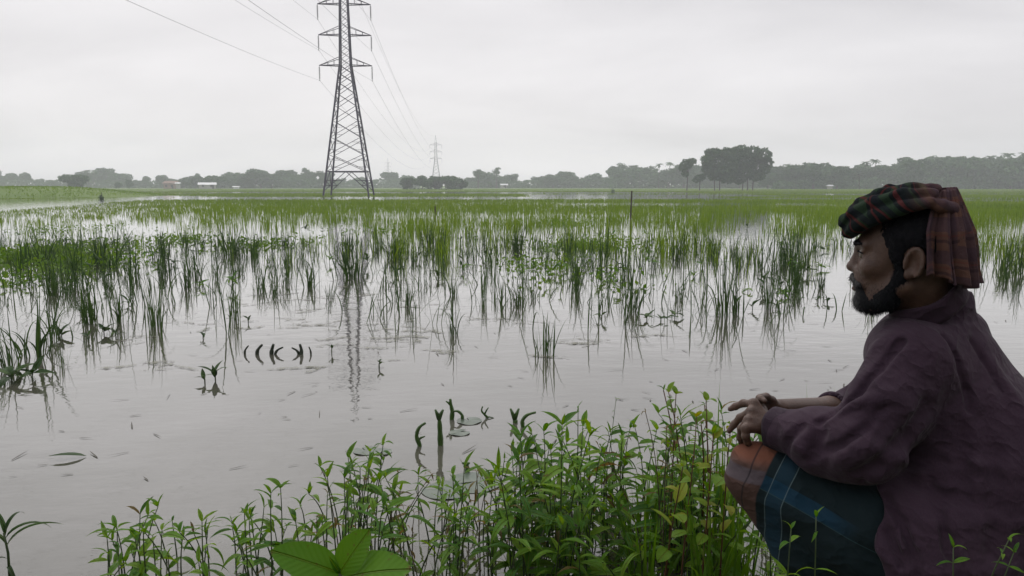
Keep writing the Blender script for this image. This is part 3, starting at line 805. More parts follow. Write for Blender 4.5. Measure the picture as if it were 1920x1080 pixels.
# ------------------------------------------------------------------ floating weed mats (left bank of green and patches)
def weed_mats():
    g = np.random.default_rng(13); P = []
    # (px, py, half width px, half height px, leaves)
    for (px, py, hw, hh, n) in ((60, 478, 90, 9, 800), (15, 488, 60, 7, 400), (190, 462, 70, 9, 600), (130, 500, 60, 9, 300), (160, 492, 80, 8, 300), (340, 450, 70, 5, 260), (30, 528, 26, 6, 90),
                                (230, 470, 40, 5, 160), (505, 460, 40, 6, 110), (450, 462, 30, 6, 100), (560, 447, 60, 5, 160), (1060, 420, 90, 4, 320), (1090, 462, 70, 8, 320), (1000, 500, 60, 10, 160),
                                (1150, 455, 40, 6, 130), (1215, 482, 22, 5, 80), (1030, 522, 40, 9, 110), (740, 430, 120, 6, 260), (1140, 530, 24, 8, 60), (190, 428, 90, 6, 90), (90, 432, 80, 8, 90)):
        n = int(n * 1.7); a = g.uniform(0, 6.28, n); r = np.abs(g.normal(0, 0.62, n))
        for q in range(n):
            p = onz(px + hw * r[q] * math.cos(a[q]), py + hh * r[q] * math.sin(a[q]))
            if fbm(np.array([p.x * 1.1]), np.array([p.y * .8]), 17, 2)[0] < 0.47: continue
            P.append((p.x + g.normal(0, .35), p.y + g.normal(0, .5), abs(g.normal(0, 0.07)) + .01))
    V, F, rn = leaf_quads(np.array(P), 0.042, 3)
    V[:, 2] = np.maximum(V[:, 2], 0.004)
    o = link('floating_weeds', npmesh('floating_weeds', V, F, M['grass'], False, {'rnd': rn}))
    tag(o, 'low leafy weed mats floating on the flood water', 'water weeds', kind='stuff')
weed_mats()

# thin films of algae and drifting straw on the water
m, N, L, b = new_mat('algae_film')
geo = N.new('ShaderNodeNewGeometry')
L.new(ramp(N, L, noise(N, L, 9, 4, vec=geo.outputs['Position']), [(0.3, (0.105, 0.110, 0.060)), (0.7, (0.180, 0.175, 0.110))]), b.inputs['Base Color'])
L.new(ramp(N, L, noise(N, L, 22, 4, vec=geo.outputs['Position']), [(0.38, (0, 0, 0)), (0.62, (0.75, 0.75, 0.75))]), b.inputs['Alpha']); setp(b, Roughness=0.35)
M['film'] = m
M['straw'] = mat_plain('wet_straw', (0.028, 0.026, 0.018), (0.070, 0.062, 0.040), 10, 0.6)
def films():
    g = np.random.default_rng(23); V = []; F = []
    def patch(c, rx, ry, rot):
        n = 9; i0 = len(V)
        for k in range(n):
            a = 2 * math.pi * k / n; r_ = g.uniform(0.45, 1.15)
            dx, dy = rx * r_ * math.cos(a), ry * r_ * math.sin(a)
            V.append((c.x + dx * math.cos(rot) - dy * math.sin(rot), c.y + dx * math.sin(rot) + dy * math.cos(rot), 0.004 + 0.0005 * (len(V) % 5)))
        F.append(tuple(range(i0, i0 + n)))
    for (px, py, hw, hh, n) in ((740, 640, 110, 40, 26), (600, 600, 60, 25, 12), (420, 610, 100, 12, 12), (820, 600, 80, 30, 16), (1100, 645, 35, 10, 8), (1230, 630, 50, 6, 5), (960, 600, 60, 12, 6),
                                (300, 690, 70, 8, 6), (530, 560, 100, 30, 16), (1000, 500, 160, 20, 30), (700, 545, 120, 30, 18), (250, 640, 40, 10, 4), (1020, 668, 20, 3, 3), (560, 690, 30, 8, 3)):
        for q in range(n):
            c = onz(px + g.normal(0, hw * 0.55), py + g.normal(0, hh * 0.55))
            patch(c, g.uniform(0.05, 0.20), g.uniform(0.015, 0.05), g.normal(0, 0.5))
    me = bpy.data.meshes.new('algae_film'); me.from_pydata(V, [], F); me.update(); me.materials.append(M['film'])
    tag(link('algae_film', me), 'thin olive algae patches floating on the water', 'algae', kind='stuff')
    # straw bits
    m = 420; base = []
    for q in range(m):
        px, py = g.uniform(-60, 1900), 350 + 90 / g.uniform(0.16, 0.62)
        p = onz(px, py); base.append((p.x, p.y, 0.003))
    base = np.array(base)
    v, f, r_ = blades(base, g.uniform(0.02, 0.14, m), g.uniform(0.004, 0.009, m), g.uniform(0, 6.28, m), np.full(m, 1.53), g.uniform(-0.05, 0.03, m), 3, g)
    v[:, 2] = np.maximum(v[:, 2], 0.002)
    tag(link('drifting_straw', npmesh('drifting_straw', v, f, M['straw'])), 'dark straw bits drifting on the water', 'straw', kind='stuff')
films()

# ------------------------------------------------------------------ grass clumps standing in the water, one object each
def clump_mesh(seed, nb, h, spread, arch, w=0.008, nseg=6, mat='reed'):
    g = np.random.default_rng(seed)
    r_ = spread * np.sqrt(g.uniform(0, 1, nb)); a = g.uniform(0, 6.28, nb)
    base = np.stack([r_ * np.cos(a), r_ * np.sin(a), np.full(nb, -0.03)], 1)
    hh = h * g.uniform(0.30, 1.08, nb)
    lean = np.abs(g.normal(0, 0.16, nb)) + 0.02
    bd = np.where(g.uniform(0, 1, nb) < arch, g.uniform(1.4, 2.7, nb), g.uniform(0, 0.5, nb))
    az = np.where(g.uniform(0, 1, nb) < 0.6, a, g.uniform(0, 6.28, nb))
    V, F, rn = blades(base, hh, w * g.uniform(0.7, 1.4, nb), az, lean, bd, nseg, g)
    return npmesh('grass_clump', V, F, M[mat], False, {'rnd': rn})
SPARSE = [clump_mesh(100 + i, 5 + i, 0.5, 0.10, 0.35, 0.010) for i in range(5)]
MEDIUM = [clump_mesh(120 + i, 11 + 3 * i, 0.55, 0.11, 0.28, 0.013) for i in range(5)]
DENSE = [clump_mesh(140 + i, 30 + 4 * i, 0.6, 0.12, 0.16, 0.014) for i in range(4)]
ARCH = [clump_mesh(160 + i, 18 + 4 * i, 0.85, 0.14, 0.70, 0.015, 9) for i in range(3)]
def put_clump(me, px, py, top_py, label, group=None, name='grass_clump', h=0.55, wide=1.0):
    p = onz(px, py)
    s = (at(px, top_py, p.y).z) / h
    o = link(name, me); o.location = (p.x, p.y, 0); o.rotation_euler.z = rnd.uniform(0, 6.28)
    o.scale = (s * wide, s * wide, s)
    tag(o, label, 'grass clump', group)
    return o
keyed = [
 (DENSE[0], 1356, 592, 455, 'tallest dark grass clump, left of the man\'s beard', .6, .55), (MEDIUM[1], 1384, 590, 480, 'thin grass tuft just right of the tallest dark clump', .55, .7),
 (MEDIUM[2], 1320, 573, 508, 'short dark upright tuft left of the tallest dark clump', .55, .5), (DENSE[1], 1442, 580, 496, 'dark leafy grass clump between tallest clump and the man', .6, .5),
 (SPARSE[2], 1470, 590, 510, 'few leaning grass blades near the man\'s beard', .5, .9), (SPARSE[0], 1248, 605, 528, 'few fine stems rising from the small dark leafy sprigs', .5, .7),
 (MEDIUM[3], 1020, 668, 548, 'isolated dark grass tuft in open water, centre', .55, .8), (ARCH[0], 850, 628, 545, 'arching grass tuft with drooping loops in open water', .62, .75),
 (DENSE[2], 766, 572, 505, 'short dark stubby grass clump left of the arching tuft', .6, .4), (MEDIUM[3], 978, 575, 478, 'dark crooked grass stems left of the isolated tuft', .55, .4),
 (MEDIUM[1], 905, 578, 505, 'dark bent grass stems right of the arching tuft', .55, .4), (DENSE[1], 292, 612, 505, 'thick grass clump alone at left, near open water', .6, .55),
 (DENSE[3], 168, 606, 505, 'thick dark grass clump left of the lone thick clump', .6, .65), (DENSE[0], 222, 604, 510, 'dark grass clump rising from black leaves, at left', .6, .5),
 (MEDIUM[4], 440, 600, 505, 'pale slender grass clump with folded blade at left', .55, .6), (DENSE[2], 660, 520, 430, 'broad tall green clump over the pylon\'s reflection', .6, 1.1),
 (ARCH[1], 62, 668, 540, 'large arching grass clump at far left edge', .62, .95), (ARCH[2], 18, 690, 590, 'dark arching grass clump cut by left edge', .62, .8),
 (ARCH[0], 100, 640, 545, 'dark arching clump right of the large one at left', .62, .8), (ARCH[1], -15, 640, 560, 'arching clump half cut by the left edge, behind', .62, .8),
 (MEDIUM[2], 118, 690, 628, 'short dark tuft beside the large arching clump', .55, .6), (DENSE[3], 1270, 488, 424, 'green thick clump behind the small leafy sprigs', .6, .6),
 (DENSE[1], 1080, 548, 470, 'dark grass clump in the dense middle stand', .6, .5), (MEDIUM[0], 1170, 525, 450, 'grass tuft right of the dense middle stand', .55, .6),
 (DENSE[0], 350, 540, 460, 'green clump behind the pale slender clump', .6, .6), (MEDIUM[3], 540, 530, 455, 'upright tuft left of the pylon\'s reflection', .55, .6),
 (DENSE[2], 1468, 492, 432, 'green clump in line with the man\'s eyes', .6, .6), (SPARSE[3], 1625, 600, 540, 'few stems seen just under the man\'s beard', .5, .8), (SPARSE[4], 1640, 598, 560, 'pale stems below the man\'s beard', .5, .7),
 (MEDIUM[4], 1880, 505, 430, 'drooping green clump right of the man\'s headcloth', .55, .9), (ARCH[1], 1905, 520, 450, 'bent grass clump at right edge beyond the man', .62, .6),
 (SPARSE[1], 745, 560, 500, 'few short stems left of the stubby clump', .5, .7),
]
for me, px, py, tp, lab, h, wd in keyed:
    put_clump(me, px, py, tp, lab, None, h=h, wide=wd)
def random_clumps(n):
    k = 0; g = np.random.default_rng(9); todo = []
    kd = {0: 0}
    while k < n:
        py = g.uniform(452, 590); px = g.uniform(-80, 1960)
        dens = np.interp(py, [452, 500, 540, 565, 590], [1.0, 0.85, 0.5, 0.22, 0.04])
        dens *= np.interp(px, [-80, 250, 330, 700, 800, 1120, 1250, 1480, 1560, 1960], [.5, .6, .55, .75, 1, 1, .65, .6, .12, .25])
        p = onz(px, py)
        dens *= float(sstep(0.3, 0.62, fbm(p.x * 0.7, p.y * 0.5, 61, 2))) * 1.2
        if g.uniform() > dens: continue
        q = g.uniform()
        me = SPARSE[k % 5] if q < .38 else MEDIUM[k % 5] if q < .78 else DENSE[k % 4] if q < .92 else ARCH[k % 3]
        h = g.uniform(0.32, 0.70) * (0.72 if py > 540 else 1)
        o = link('grass_clump', me); o.location = (p.x, p.y, 0); o.rotation_euler.z = g.uniform(0, 6.28)
        s = h / 0.6; o.scale = (s * g.uniform(.6, 1.0), s * g.uniform(.6, 1.0), s)
        todo.append((o, px, py, h)); k += 1
    return todo
LANDMARKS = [(20, 'the left edge'), (170, 'the thick left clumps'), (292, 'the lone thick clump'), (440, 'the pale slender clump'), (560, 'the black curled stalks'), (665, 'the pylon\'s reflection'), (766, 'the stubby clump'), (850, 'the arching looped tuft'),
             (978, 'the crooked stems'), (1080, 'the dense middle stand'), (1183, 'the bamboo stake'), (1250, 'the fine stems'), (1356, 'the tallest dark clump'), (1442, 'the dark leafy clump'), (1540, 'the man\'s nose'), (1760, 'the man\'s headcloth'), (1900, 'the right edge')]
def describe(px, marks=LANDMARKS):
    q = min(marks, key=lambda m_: abs(m_[0] - px))
    return f'in line with {q[1]}' if abs(q[0] - px) < 14 else f'{"left" if px < q[0] else "right"} of {q[1]}'
for o, px, py, h in random_clumps(268):
    size = 'tall' if h > 0.55 else 'short' if h < 0.38 else 'middling'
    row = 'far' if py < 480 else 'near' if py > 525 else 'mid'
    den = 'sparse' if o.data in SPARSE else 'thick' if o.data in DENSE else 'arching' if o.data in ARCH else 'upright'
    tag(o, f'{size} {den} grass clump, {row} rows, {describe(px)}', 'grass clump', f'{size} {den} {row} clumps, {describe(px)}')
# ------------------------------------------------------------------ leaves (unit length along +X) and leafy weeds at the water's edge
def leaf_mesh(name, width, droop, fold, mat, nseg=6, shape='lance', wave=0.0, seed=0):
    V = []; F = []; x = z = 0.0; rr = random.Random(seed)
    for i in range(nseg + 1):
        t = i / nseg
        w = {'lance': math.sin(math.pi * min(1, t ** 0.72)) ** 0.9, 'oval': math.sin(math.pi * t ** 0.85) ** 0.65, 'strap': (1 - t ** 3) * min(1, 0.5 + t * 3)}[shape] * width * 0.5 if 0 < t < 1 else (width * 0.04 if t == 0 else 0.0)
        a = 0.28 - droop * t
        if i: x += math.cos(a) / nseg; z += math.sin(a) / nseg
        wv = wave * rr.uniform(-1, 1)
        V += [(x, -w, z + fold * w + wv), (x, 0, z), (x, w, z + fold * w - wv)]
        if i:
            k = 3 * i
            F += [(k-3, k, k+1, k-2), (k-2, k+1, k+2, k-1)]
    me = bpy.data.meshes.new(name); me.from_pydata(V, [], F); me.polygons.foreach_set('use_smooth', [True] * len(F)); me.update(); me.materials.append(M[mat])
    return me
LANCE = [leaf_mesh('leaf', 0.19 + 0.04 * (i % 3), 0.45 + 0.25 * i, 0.35, 'weed_leaf', wave=0.012, seed=i) for i in range(6)]
FRESH = [leaf_mesh('leaf', 0.25 + 0.05 * (i % 2), 0.5 + 0.3 * i, 0.3, 'fresh_leaf', wave=0.014, seed=i + 9) for i in range(4)]
NARROW = [leaf_mesh('leaf', 0.095 + 0.02 * (i % 2), 0.7 + 0.4 * i, 0.4, 'weed_leaf', nseg=8, wave=0.01, seed=i + 20) for i in range(4)]
DRY = [leaf_mesh('leaf', 0.16, 1.4 + 0.6 * i, 0.5, 'dry_leaf', wave=0.03, seed=i + 30) for i in range(3)]
DARKL = [leaf_mesh('leaf', 0.26 + 0.04 * (i % 2), 0.3 + 0.35 * i, 0.3, 'dark_leaf', wave=0.01, seed=i) for i in range(4)]
OVAL = [leaf_mesh('leaf', 0.52 + 0.08 * (i % 3), 0.4 + 0.3 * i, 0.22, 'vine_leaf', shape='oval', wave=0.02, seed=i) for i in range(4)]
BIG = [leaf_mesh('leaf', 0.50, 0.5, 0.18, 'big_leaf', nseg=12, shape='oval', wave=0.006, seed=1), leaf_mesh('leaf', 0.62, 0.25, 0.25, 'big_leaf', nseg=12, shape='oval', wave=0.006, seed=2)]
STRAP = [leaf_mesh('leaf', 0.10, 1.6 + 0.6 * i, 0.5, 'dark_leaf', nseg=10, shape='strap') for i in range(3)]

M['dry_stem'] = mat_plain('dry_stem', (0.055, 0.038, 0.022), (0.110, 0.080, 0.045), 14, 0.8)
def put_leaf(me, parent, pos, az, el, ln, roll=0.0):
    o = link('leaf', me, parent)
    o.matrix_basis = Matrix.Translation(pos) @ Matrix.Rotation(az, 4, 'Z') @ Matrix.Rotation(-el, 4, 'Y') @ Matrix.Rotation(roll, 4, 'X') @ Matrix.Scale(ln, 4)
    return o
def stem_path(h, lean, az, curl, rr, n=8):
    pts = [Vector((0, 0, -0.06))]; a = lean * 0.3; p = Vector((0, 0, 0)); pts.append(p.copy()); az0 = az
    for i in range(n):
        a = lean * (0.3 + 0.7 * (i + 1) / n) + curl * ((i + 1) / n) ** 2
        az0 += rr.uniform(-0.2, 0.2)
        p = p + Vector((math.sin(a) * math.cos(az0), math.sin(a) * math.sin(az0), math.cos(a))) * (h / n)
        pts.append(p.copy())
    return pts
def along(pts, t):
    f = 1 + t * (len(pts) - 2); i = min(int(f), len(pts) - 2)
    return pts[i].lerp(pts[i + 1], f - i)
def weed(x, y, z, h, label, group=None, seed=0, leaves=LANCE, stemm='weed_stem', llen=(0.075, 0.135), gap=0.055, name='weed_plant', cat='plant', lean=None, r=0.0032, bare=0.25, pair=False, up=0.35):
    rr = random.Random(seed)
    t_ = empty(name, (x, y, z), rr.uniform(0, 6.28)); tag(t_, label, cat, group)
    pts = stem_path(h, rr.uniform(0, 0.28) if lean is None else lean, rr.uniform(0, 6.28), rr.uniform(-0.1, 0.25), rr)
    mb = MB(); n = len(pts); mb.tube(pts, [r * (1 - 0.55 * i / (n - 1)) for i in range(n)], 5); mb.build('stem', M[stemm], t_, smooth=True)
    k = max(3, int(h * (1 - bare) / gap)); az = rr.uniform(0, 6.28)
    for i in range(k):
        t = bare + (1 - bare) * (i + 0.6) / k
        az += math.pi / 2 if pair else rr.uniform(1.7, 2.9)
        sz = rr.uniform(*llen) * (1.05 - 0.35 * max(0, t - 0.7) / 0.3) * rr.choice((.6, .85, 1, 1, 1.15))
        p = along(pts, t); el = rr.uniform(-0.35, 0.5) + up * t * t
        put_leaf(rr.choice(leaves), t_, p, az, el, sz, rr.uniform(-0.5, 0.5))
        if pair: put_leaf(rr.choice(leaves), t_, p, az + math.pi, el + rr.uniform(-.2, .2), sz * rr.uniform(.8, 1.1), rr.uniform(-0.5, 0.5))
    tip = pts[-1]
    for q in range(rr.choice((2, 3))):
        put_leaf(rr.choice(leaves), t_, tip, az + q * 2.3, rr.uniform(0.6, 1.2), rr.uniform(*llen) * 0.6, rr.uniform(-0.4, 0.4))
    return t_
CONT_X = [120, 190, 260, 330, 420, 520, 600, 690, 740, 800, 880, 960, 1020, 1090, 1160, 1230, 1300, 1380, 1440, 1520]
CONT_Y = [1035, 1005, 962, 975, 985, 935, 905, 838, 890, 905, 885, 855, 800, 790, 815, 765, 762, 775, 850, 960]
def wz(x, y): return max(0.0, float(ground_z(x, y)))
WMARKS = [(40, 'the strap-leaved plant'), (126, 'the drifting leaf'), (270, 'the far left clump'), (420, 'the fringe\'s middle'), (540, 'the big leaf\'s tip'), (680, 'the raised big leaf'), (697, 'the tallest loose weed'), (790, 'the hooked stalk'), (825, 'the notched stalk'), (876, 'the stump'), (966, 'the Y-shaped stalk'), (1004, 'the crescent stalk'),
          (1084, 'the upright weed'), (1133, 'the seed stalk'), (1200, 'the thick stand\'s gap'), (1262, 'the leftmost yellow shoot'), (1300, 'the middle yellow shoot'), (1340, 'the shoot by the hand'), (1400, 'the man\'s knee'), (1480, 'the left seedling')]
MIX = [dict(leaves=LANCE + LANCE + DRY[:1], l=(0.075, 0.15), gap=0.036), dict(leaves=FRESH, l=(0.06, 0.125), gap=0.036), dict(leaves=NARROW, l=(0.10, 0.20), gap=0.040), dict(leaves=LANCE + FRESH, l=(0.03, 0.065), gap=0.020)]
def weed_stand():
    rr = random.Random(31); n = 0
    for (x0, x1, cnt, y0, y1, lab, grp, tall) in (
            (990, 1420, 76, 2.25, 3.0, 'weed in the thick stand', 'thick weed stand', 95),
            (520, 1000, 74, 2.15, 2.85, 'weed in the loose stand', 'middle weed stand', 70),
            (170, 530, 40, 2.05, 2.5, 'weed in the thin left fringe', 'thin weed fringe', 45),
            (840, 1480, 44, 2.2, 2.6, 'low weed at the bottom', 'low weeds', 240)):
        k = 0; tries = 0
        while k < cnt and tries < 4000:
            tries += 1
            px = rr.uniform(x0, x1); Y = rr.uniform(y0, y1)
            top = np.interp(px, CONT_X, CONT_Y) + (abs(rr.gauss(0, tall)) if tall < 200 else rr.uniform(110, 260))
            p = at(px, top, Y)
            if not 0.10 < p.z < 0.62: continue
            zz = wz(p.x, Y)
            if p.z - zz < 0.09: continue
            sc = 1.0 if px > 900 else 0.85
            hh = p.z - zz
            size = 'tall' if hh > 0.36 else 'short' if hh < 0.22 else 'middling'
            row = 'front' if Y < y0 + (y1 - y0) * .33 else 'back' if Y > y0 + (y1 - y0) * .66 else 'middle'
            dn = describe(px, WMARKS)
            q_ = rr.random(); kind = MIX[0] if q_ < .42 else MIX[1] if q_ < .78 else MIX[2] if q_ < .90 else MIX[3]
            weed(p.x, Y, zz, hh + 0.02, f'{size} {lab}, {row} row, {dn}', f'{size} {row}-row weeds of the {grp}, {dn}', seed=n, leaves=kind['leaves'], llen=(kind['l'][0] * sc, kind['l'][1] * sc), gap=kind['gap'] * rr.uniform(.75, 1.3) * (0.85 if px > 980 else 1.25), bare=rr.uniform(0.0, 0.15) if px > 980 else rr.uniform(.0, .22), lean=abs(rr.gauss(0, 0.3)))
            k += 1; n += 1
weed_stand()
def at_top(px, py, Y):
    p = at(px, py, Y); return p.x, p.y, wz(p.x, p.y), p.z - wz(p.x, p.y)
# broad yellow-green shoots and red-stemmed ones next to the man's hands
for i, (px, py, Y, lab) in enumerate(((1262, 745, 2.35, 'tall yellow-green broad-leaved shoot in the thick stand, leftmost'), (1300, 742, 2.30, 'tall yellow-green broad-leaved shoot in the thick stand, middle'),
                                      (1338, 752, 2.25, 'yellow-green broad-leaved shoot close to the man\'s hand'), (1285, 790, 2.16, 'lower yellow-green broad-leaved shoot in front of the tall ones'), (1325, 815, 2.12, 'low yellow-green shoot under the man\'s hand'),
                                      (1250, 830, 2.15, 'lowest yellow-green shoot, left before the tall ones'), (1360, 800, 2.15, 'yellow-green shoot touching the man\'s knee'))):
    x, y, z, h = at_top(px, py, Y)
    weed(x, y, z, h, lab, 'yellow-green shoots', seed=400 + i, leaves=OVAL, stemm='red_stem', llen=(0.035, 0.075), gap=0.042, name='broad_leaved_plant', bare=0.35, r=0.0034)
for i, (px, py, Y) in enumerate(((1306, 735, 2.42), (1322, 748, 2.38), (1345, 770, 2.36))):
    x, y, z, h = at_top(px, py, Y)
    weed(x, y, z, h, 'thin red leaning stem with few leaves beside the man\'s hand', 'red stems', seed=430 + i, leaves=LANCE, stemm='red_stem', llen=(0.03, 0.06), gap=0.12, name='red_stemmed_plant', lean=0.3, bare=0.4, r=0.0042)
# tall bare flowering weed right of the curled stalks, thin seed head
x, y, z, h = at_top(1084, 764, 2.75); weed(x, y, z, h, 'tall straight weed with small upright leaves at its tip', seed=451, llen=(0.04, 0.07), gap=0.05, up=0.9, name='upright_weed', bare=.3)
x, y, z, h = at_top(1133, 752, 2.75); weed(x, y, z, h, 'thin bare stalk with a seed head above the thick stand', seed=452, llen=(0.02, 0.035), gap=0.2, up=1.0, name='seed_stalk', bare=.8, r=0.0022)
x, y, z, h = at_top(697, 830, 2.5); weed(x, y, z, h, 'tallest weed of the middle stand, beside a translucent lily leaf', seed=453, llen=(0.07, 0.11), gap=0.05, name='tall_weed', bare=.3)
# seedlings in front of the man
for i, (px, py, Y, lab) in enumerate(((1483, 992, 1.22, 'seedling with paired leaves before the man\'s lap, left one'), (1534, 972, 1.20, 'seedling with paired leaves before the man\'s lap, taller one'),
                                      (1822, 984, 1.15, 'seedling with paired leaves before the man\'s back, taller one'), (1806, 1032, 1.13, 'smaller seedling before the man\'s back'),
                                      (1862, 1040, 1.15, 'drooping seedling before the man\'s back, rightmost'))):
    x, y, z, h = at_top(px, py, Y)
    weed(x, y, z, h, lab, 'seedlings before the man', seed=470 + i, llen=(0.035, 0.052), gap=0.055, name='seedling', pair=True, bare=.55, lean=0.03, r=0.0021, up=0.3)
# big smooth leaves close to the lens
pb = at(640, 1150, 1.22)
t_ = empty('big_leaf_plant', (pb.x, pb.y, wz(pb.x, pb.y))); tag(t_, 'plant with big smooth round leaves at the bottom edge', 'plant')
h0 = at(640, 1075, 1.22).z - wz(pb.x, pb.y)
mb = MB(); mb.tube([(0, 0, -.03), (0.005, 0, h0 * .5), (0, 0, h0)], [0.006, 0.005, 0.004], 6); mb.build('stem', M['weed_stem'], t_, smooth=True)
def aim_leaf(me, parent, pos, axis, normal, ln):
    x_ = Vector(axis).normalized(); z_ = Vector(normal); z_ = (z_ - x_ * z_.dot(x_)).normalized(); y_ = z_.cross(x_)
    o = link('leaf', me, parent)
    o.matrix_basis = Matrix.Translation(pos) @ Matrix((x_, y_, z_)).transposed().to_4x4() @ Matrix.Rotation(R(-8), 4, 'Y') @ Matrix.Scale(ln, 4)
    return o
q0 = at(638, 1078, 1.22)
aim_leaf(BIG[0], t_, (0, 0, h0), at(495, 1036, 1.21) - q0, (0.1, -0.75, 0.65), 0.128)
aim_leaf(BIG[1], t_, (0, 0, h0), at(716, 986, 1.25) - q0, (-0.35, -0.9, 0.35), 0.096)
aim_leaf(BIG[0], t_, (0, 0, h0 - 0.012), at(835, 1070, 1.17) - q0, (0, -0.55, 0.85), 0.150)
aim_leaf(LANCE[1], t_, (0, 0, h0), at(612, 1038, 1.2) - q0, (0.2, -0.9, 0.3), 0.048)
# strap-leaved plant at the lower left corner
pl = onz(18, 1090)
t_ = empty('strap_leaved_plant', (pl.x, pl.y, 0)); tag(t_, 'dark plant with curling strap leaves in the lower left corner', 'plant')
mb = MB(); mb.tube([(0, 0, -.05), (0.004, 0, 0.10), (-0.004, 0, 0.17)], [0.005, 0.004, 0.003], 6); mb.build('stem', M['weed_stem'], t_, smooth=True)
for az, z, ln, el, q in ((0.2, .12, .20, .9, 0), (0.6, .15, .17, .8, 1), (2.9, .13, .18, .8, 1), (2.4, .16, .16, 1.0, 0), (5.4, .05, .13, .5, 2), (1.4, .17, .13, 1.1, 1), (4.0, .08, .15, .6, 2)):
    put_leaf(STRAP[q], t_, (0, 0, z), az, el, ln, 0.2)
# ------------------------------------------------------------------ thick cut stalks rising from the water
def stalk(pxs, Y0, rad, label, fork=None):
    rad *= 1.45; fork = [(f0, f1, r_ * 1.4) for f0, f1, r_ in (fork or [])]
    base = onz(*pxs[0]); pts = [base - Vector((0, 0, 0.06)), base] + [at(px, py, base.y) for px, py in pxs[1:]]
    t_ = empty('water_stalk', base); tag(t_, label, 'stalk', 'thick stalks in the water')
    k = len(pts); 
    # smooth the path
    fine = []
    for i in range(k - 1):
        for q in range(4):
            t = q / 4; p0, p1, p2, p3 = pts[max(i-1, 0)], pts[i], pts[i+1], pts[min(i+2, k-1)]
            fine.append(0.5 * ((2*p1) + (p2-p0)*t + (2*p0-5*p1+4*p2-p3)*t*t + (3*p1-p0-3*p2+p3)*t**3))
    fine.append(pts[-1]); fine = [f - base for f in fine]; n = len(fine)
    mb = MB(); mb.tube(fine, [rad * (1.0 - 0.55 * (i / (n - 1)) ** 2) * (1 + 0.08 * math.sin(i * 1.3)) for i in range(n)], 9); mb.build('stem', M['stalk'], t_, smooth=True)
    for (f0, f1, r_) in (fork or []):
        a, b2 = at(*f0, base.y) - base, at(*f1, base.y) - base
        mb = MB(); mb.tube([a, a.lerp(b2, .5) + Vector((0, 0, .004)), b2], [r_, r_ * .85, r_ * .45], 8); mb.build('shoot', M['stalk'], t_, smooth=True)
    return t_
stalk([(787, 836), (781, 818), (786, 802), (798, 793)], 0, 0.0085, 'thick stalk bent like a hook, leftmost of the stalks', [((783, 826), (797, 818), .005)])
stalk([(826, 834), (825, 812), (824, 792), (823, 782)], 0, 0.0110, 'straight thick stalk with a notched top', [((823, 786), (816, 768), .008), ((823, 786), (831, 768), .008)])
stalk([(847, 786), (848, 772), (846, 762), (844, 748)], 0, 0.0100, 'forked thick stalk with a side arm, behind the notched one', [((847, 762), (836, 752), .006)])
stalk([(867, 787), (866, 778), (858, 771), (848, 772)], 0, 0.0070, 'short curved stalk arching beside the forked one')
stalk([(966, 792), (966, 787), (965, 783)], 0, 0.0110, 'Y-shaped stalk with two short tips', [((965, 787), (957, 766), .0085), ((965, 787), (973, 766), .0085)])
stalk([(980, 800), (980, 788), (989, 778), (1005, 773)], 0, 0.0085, 'long stalk curled like a crescent, rightmost of the stalks')
stalk([(914, 784), (908, 777), (903, 770), (905, 762)], 0, 0.0050, 'small dark crooked stalk between the notched and Y-shaped ones', [((908, 778), (916, 764), .004), ((910, 782), (926, 784), .0035)])
stalk([(876, 885), (876, 876), (874, 868)], 0, 0.0095, 'short stump of a stalk among the weeds', [((875, 872), (866, 868), .006), ((875, 872), (881, 868), .006)])
M['stalk'] = mat_plain('dark_stalk', (0.008, 0.014, 0.006), (0.018, 0.032, 0.010), 9, 0.4)
for q, (a, b2, c2, w_) in enumerate((((459, 664), (460, 656), (466, 648), .6), ((482, 664), (484, 655), (492, 646), 1), ((509, 664), (510, 655), (513, 645), 1.1), ((516, 664), (521, 656), (531, 651), .7), ((560, 664), (556, 657), (547, 652), .7), ((565, 664), (565, 655), (562, 645), 1.0), ((583, 664), (582, 657), (579, 650), .5))):
    stalk([a, b2, c2], 0, 0.0115 * w_, f'short black curled stalk in open water, {["first", "second", "third", "fourth", "fifth", "sixth", "last"][q]} of the row from the left')

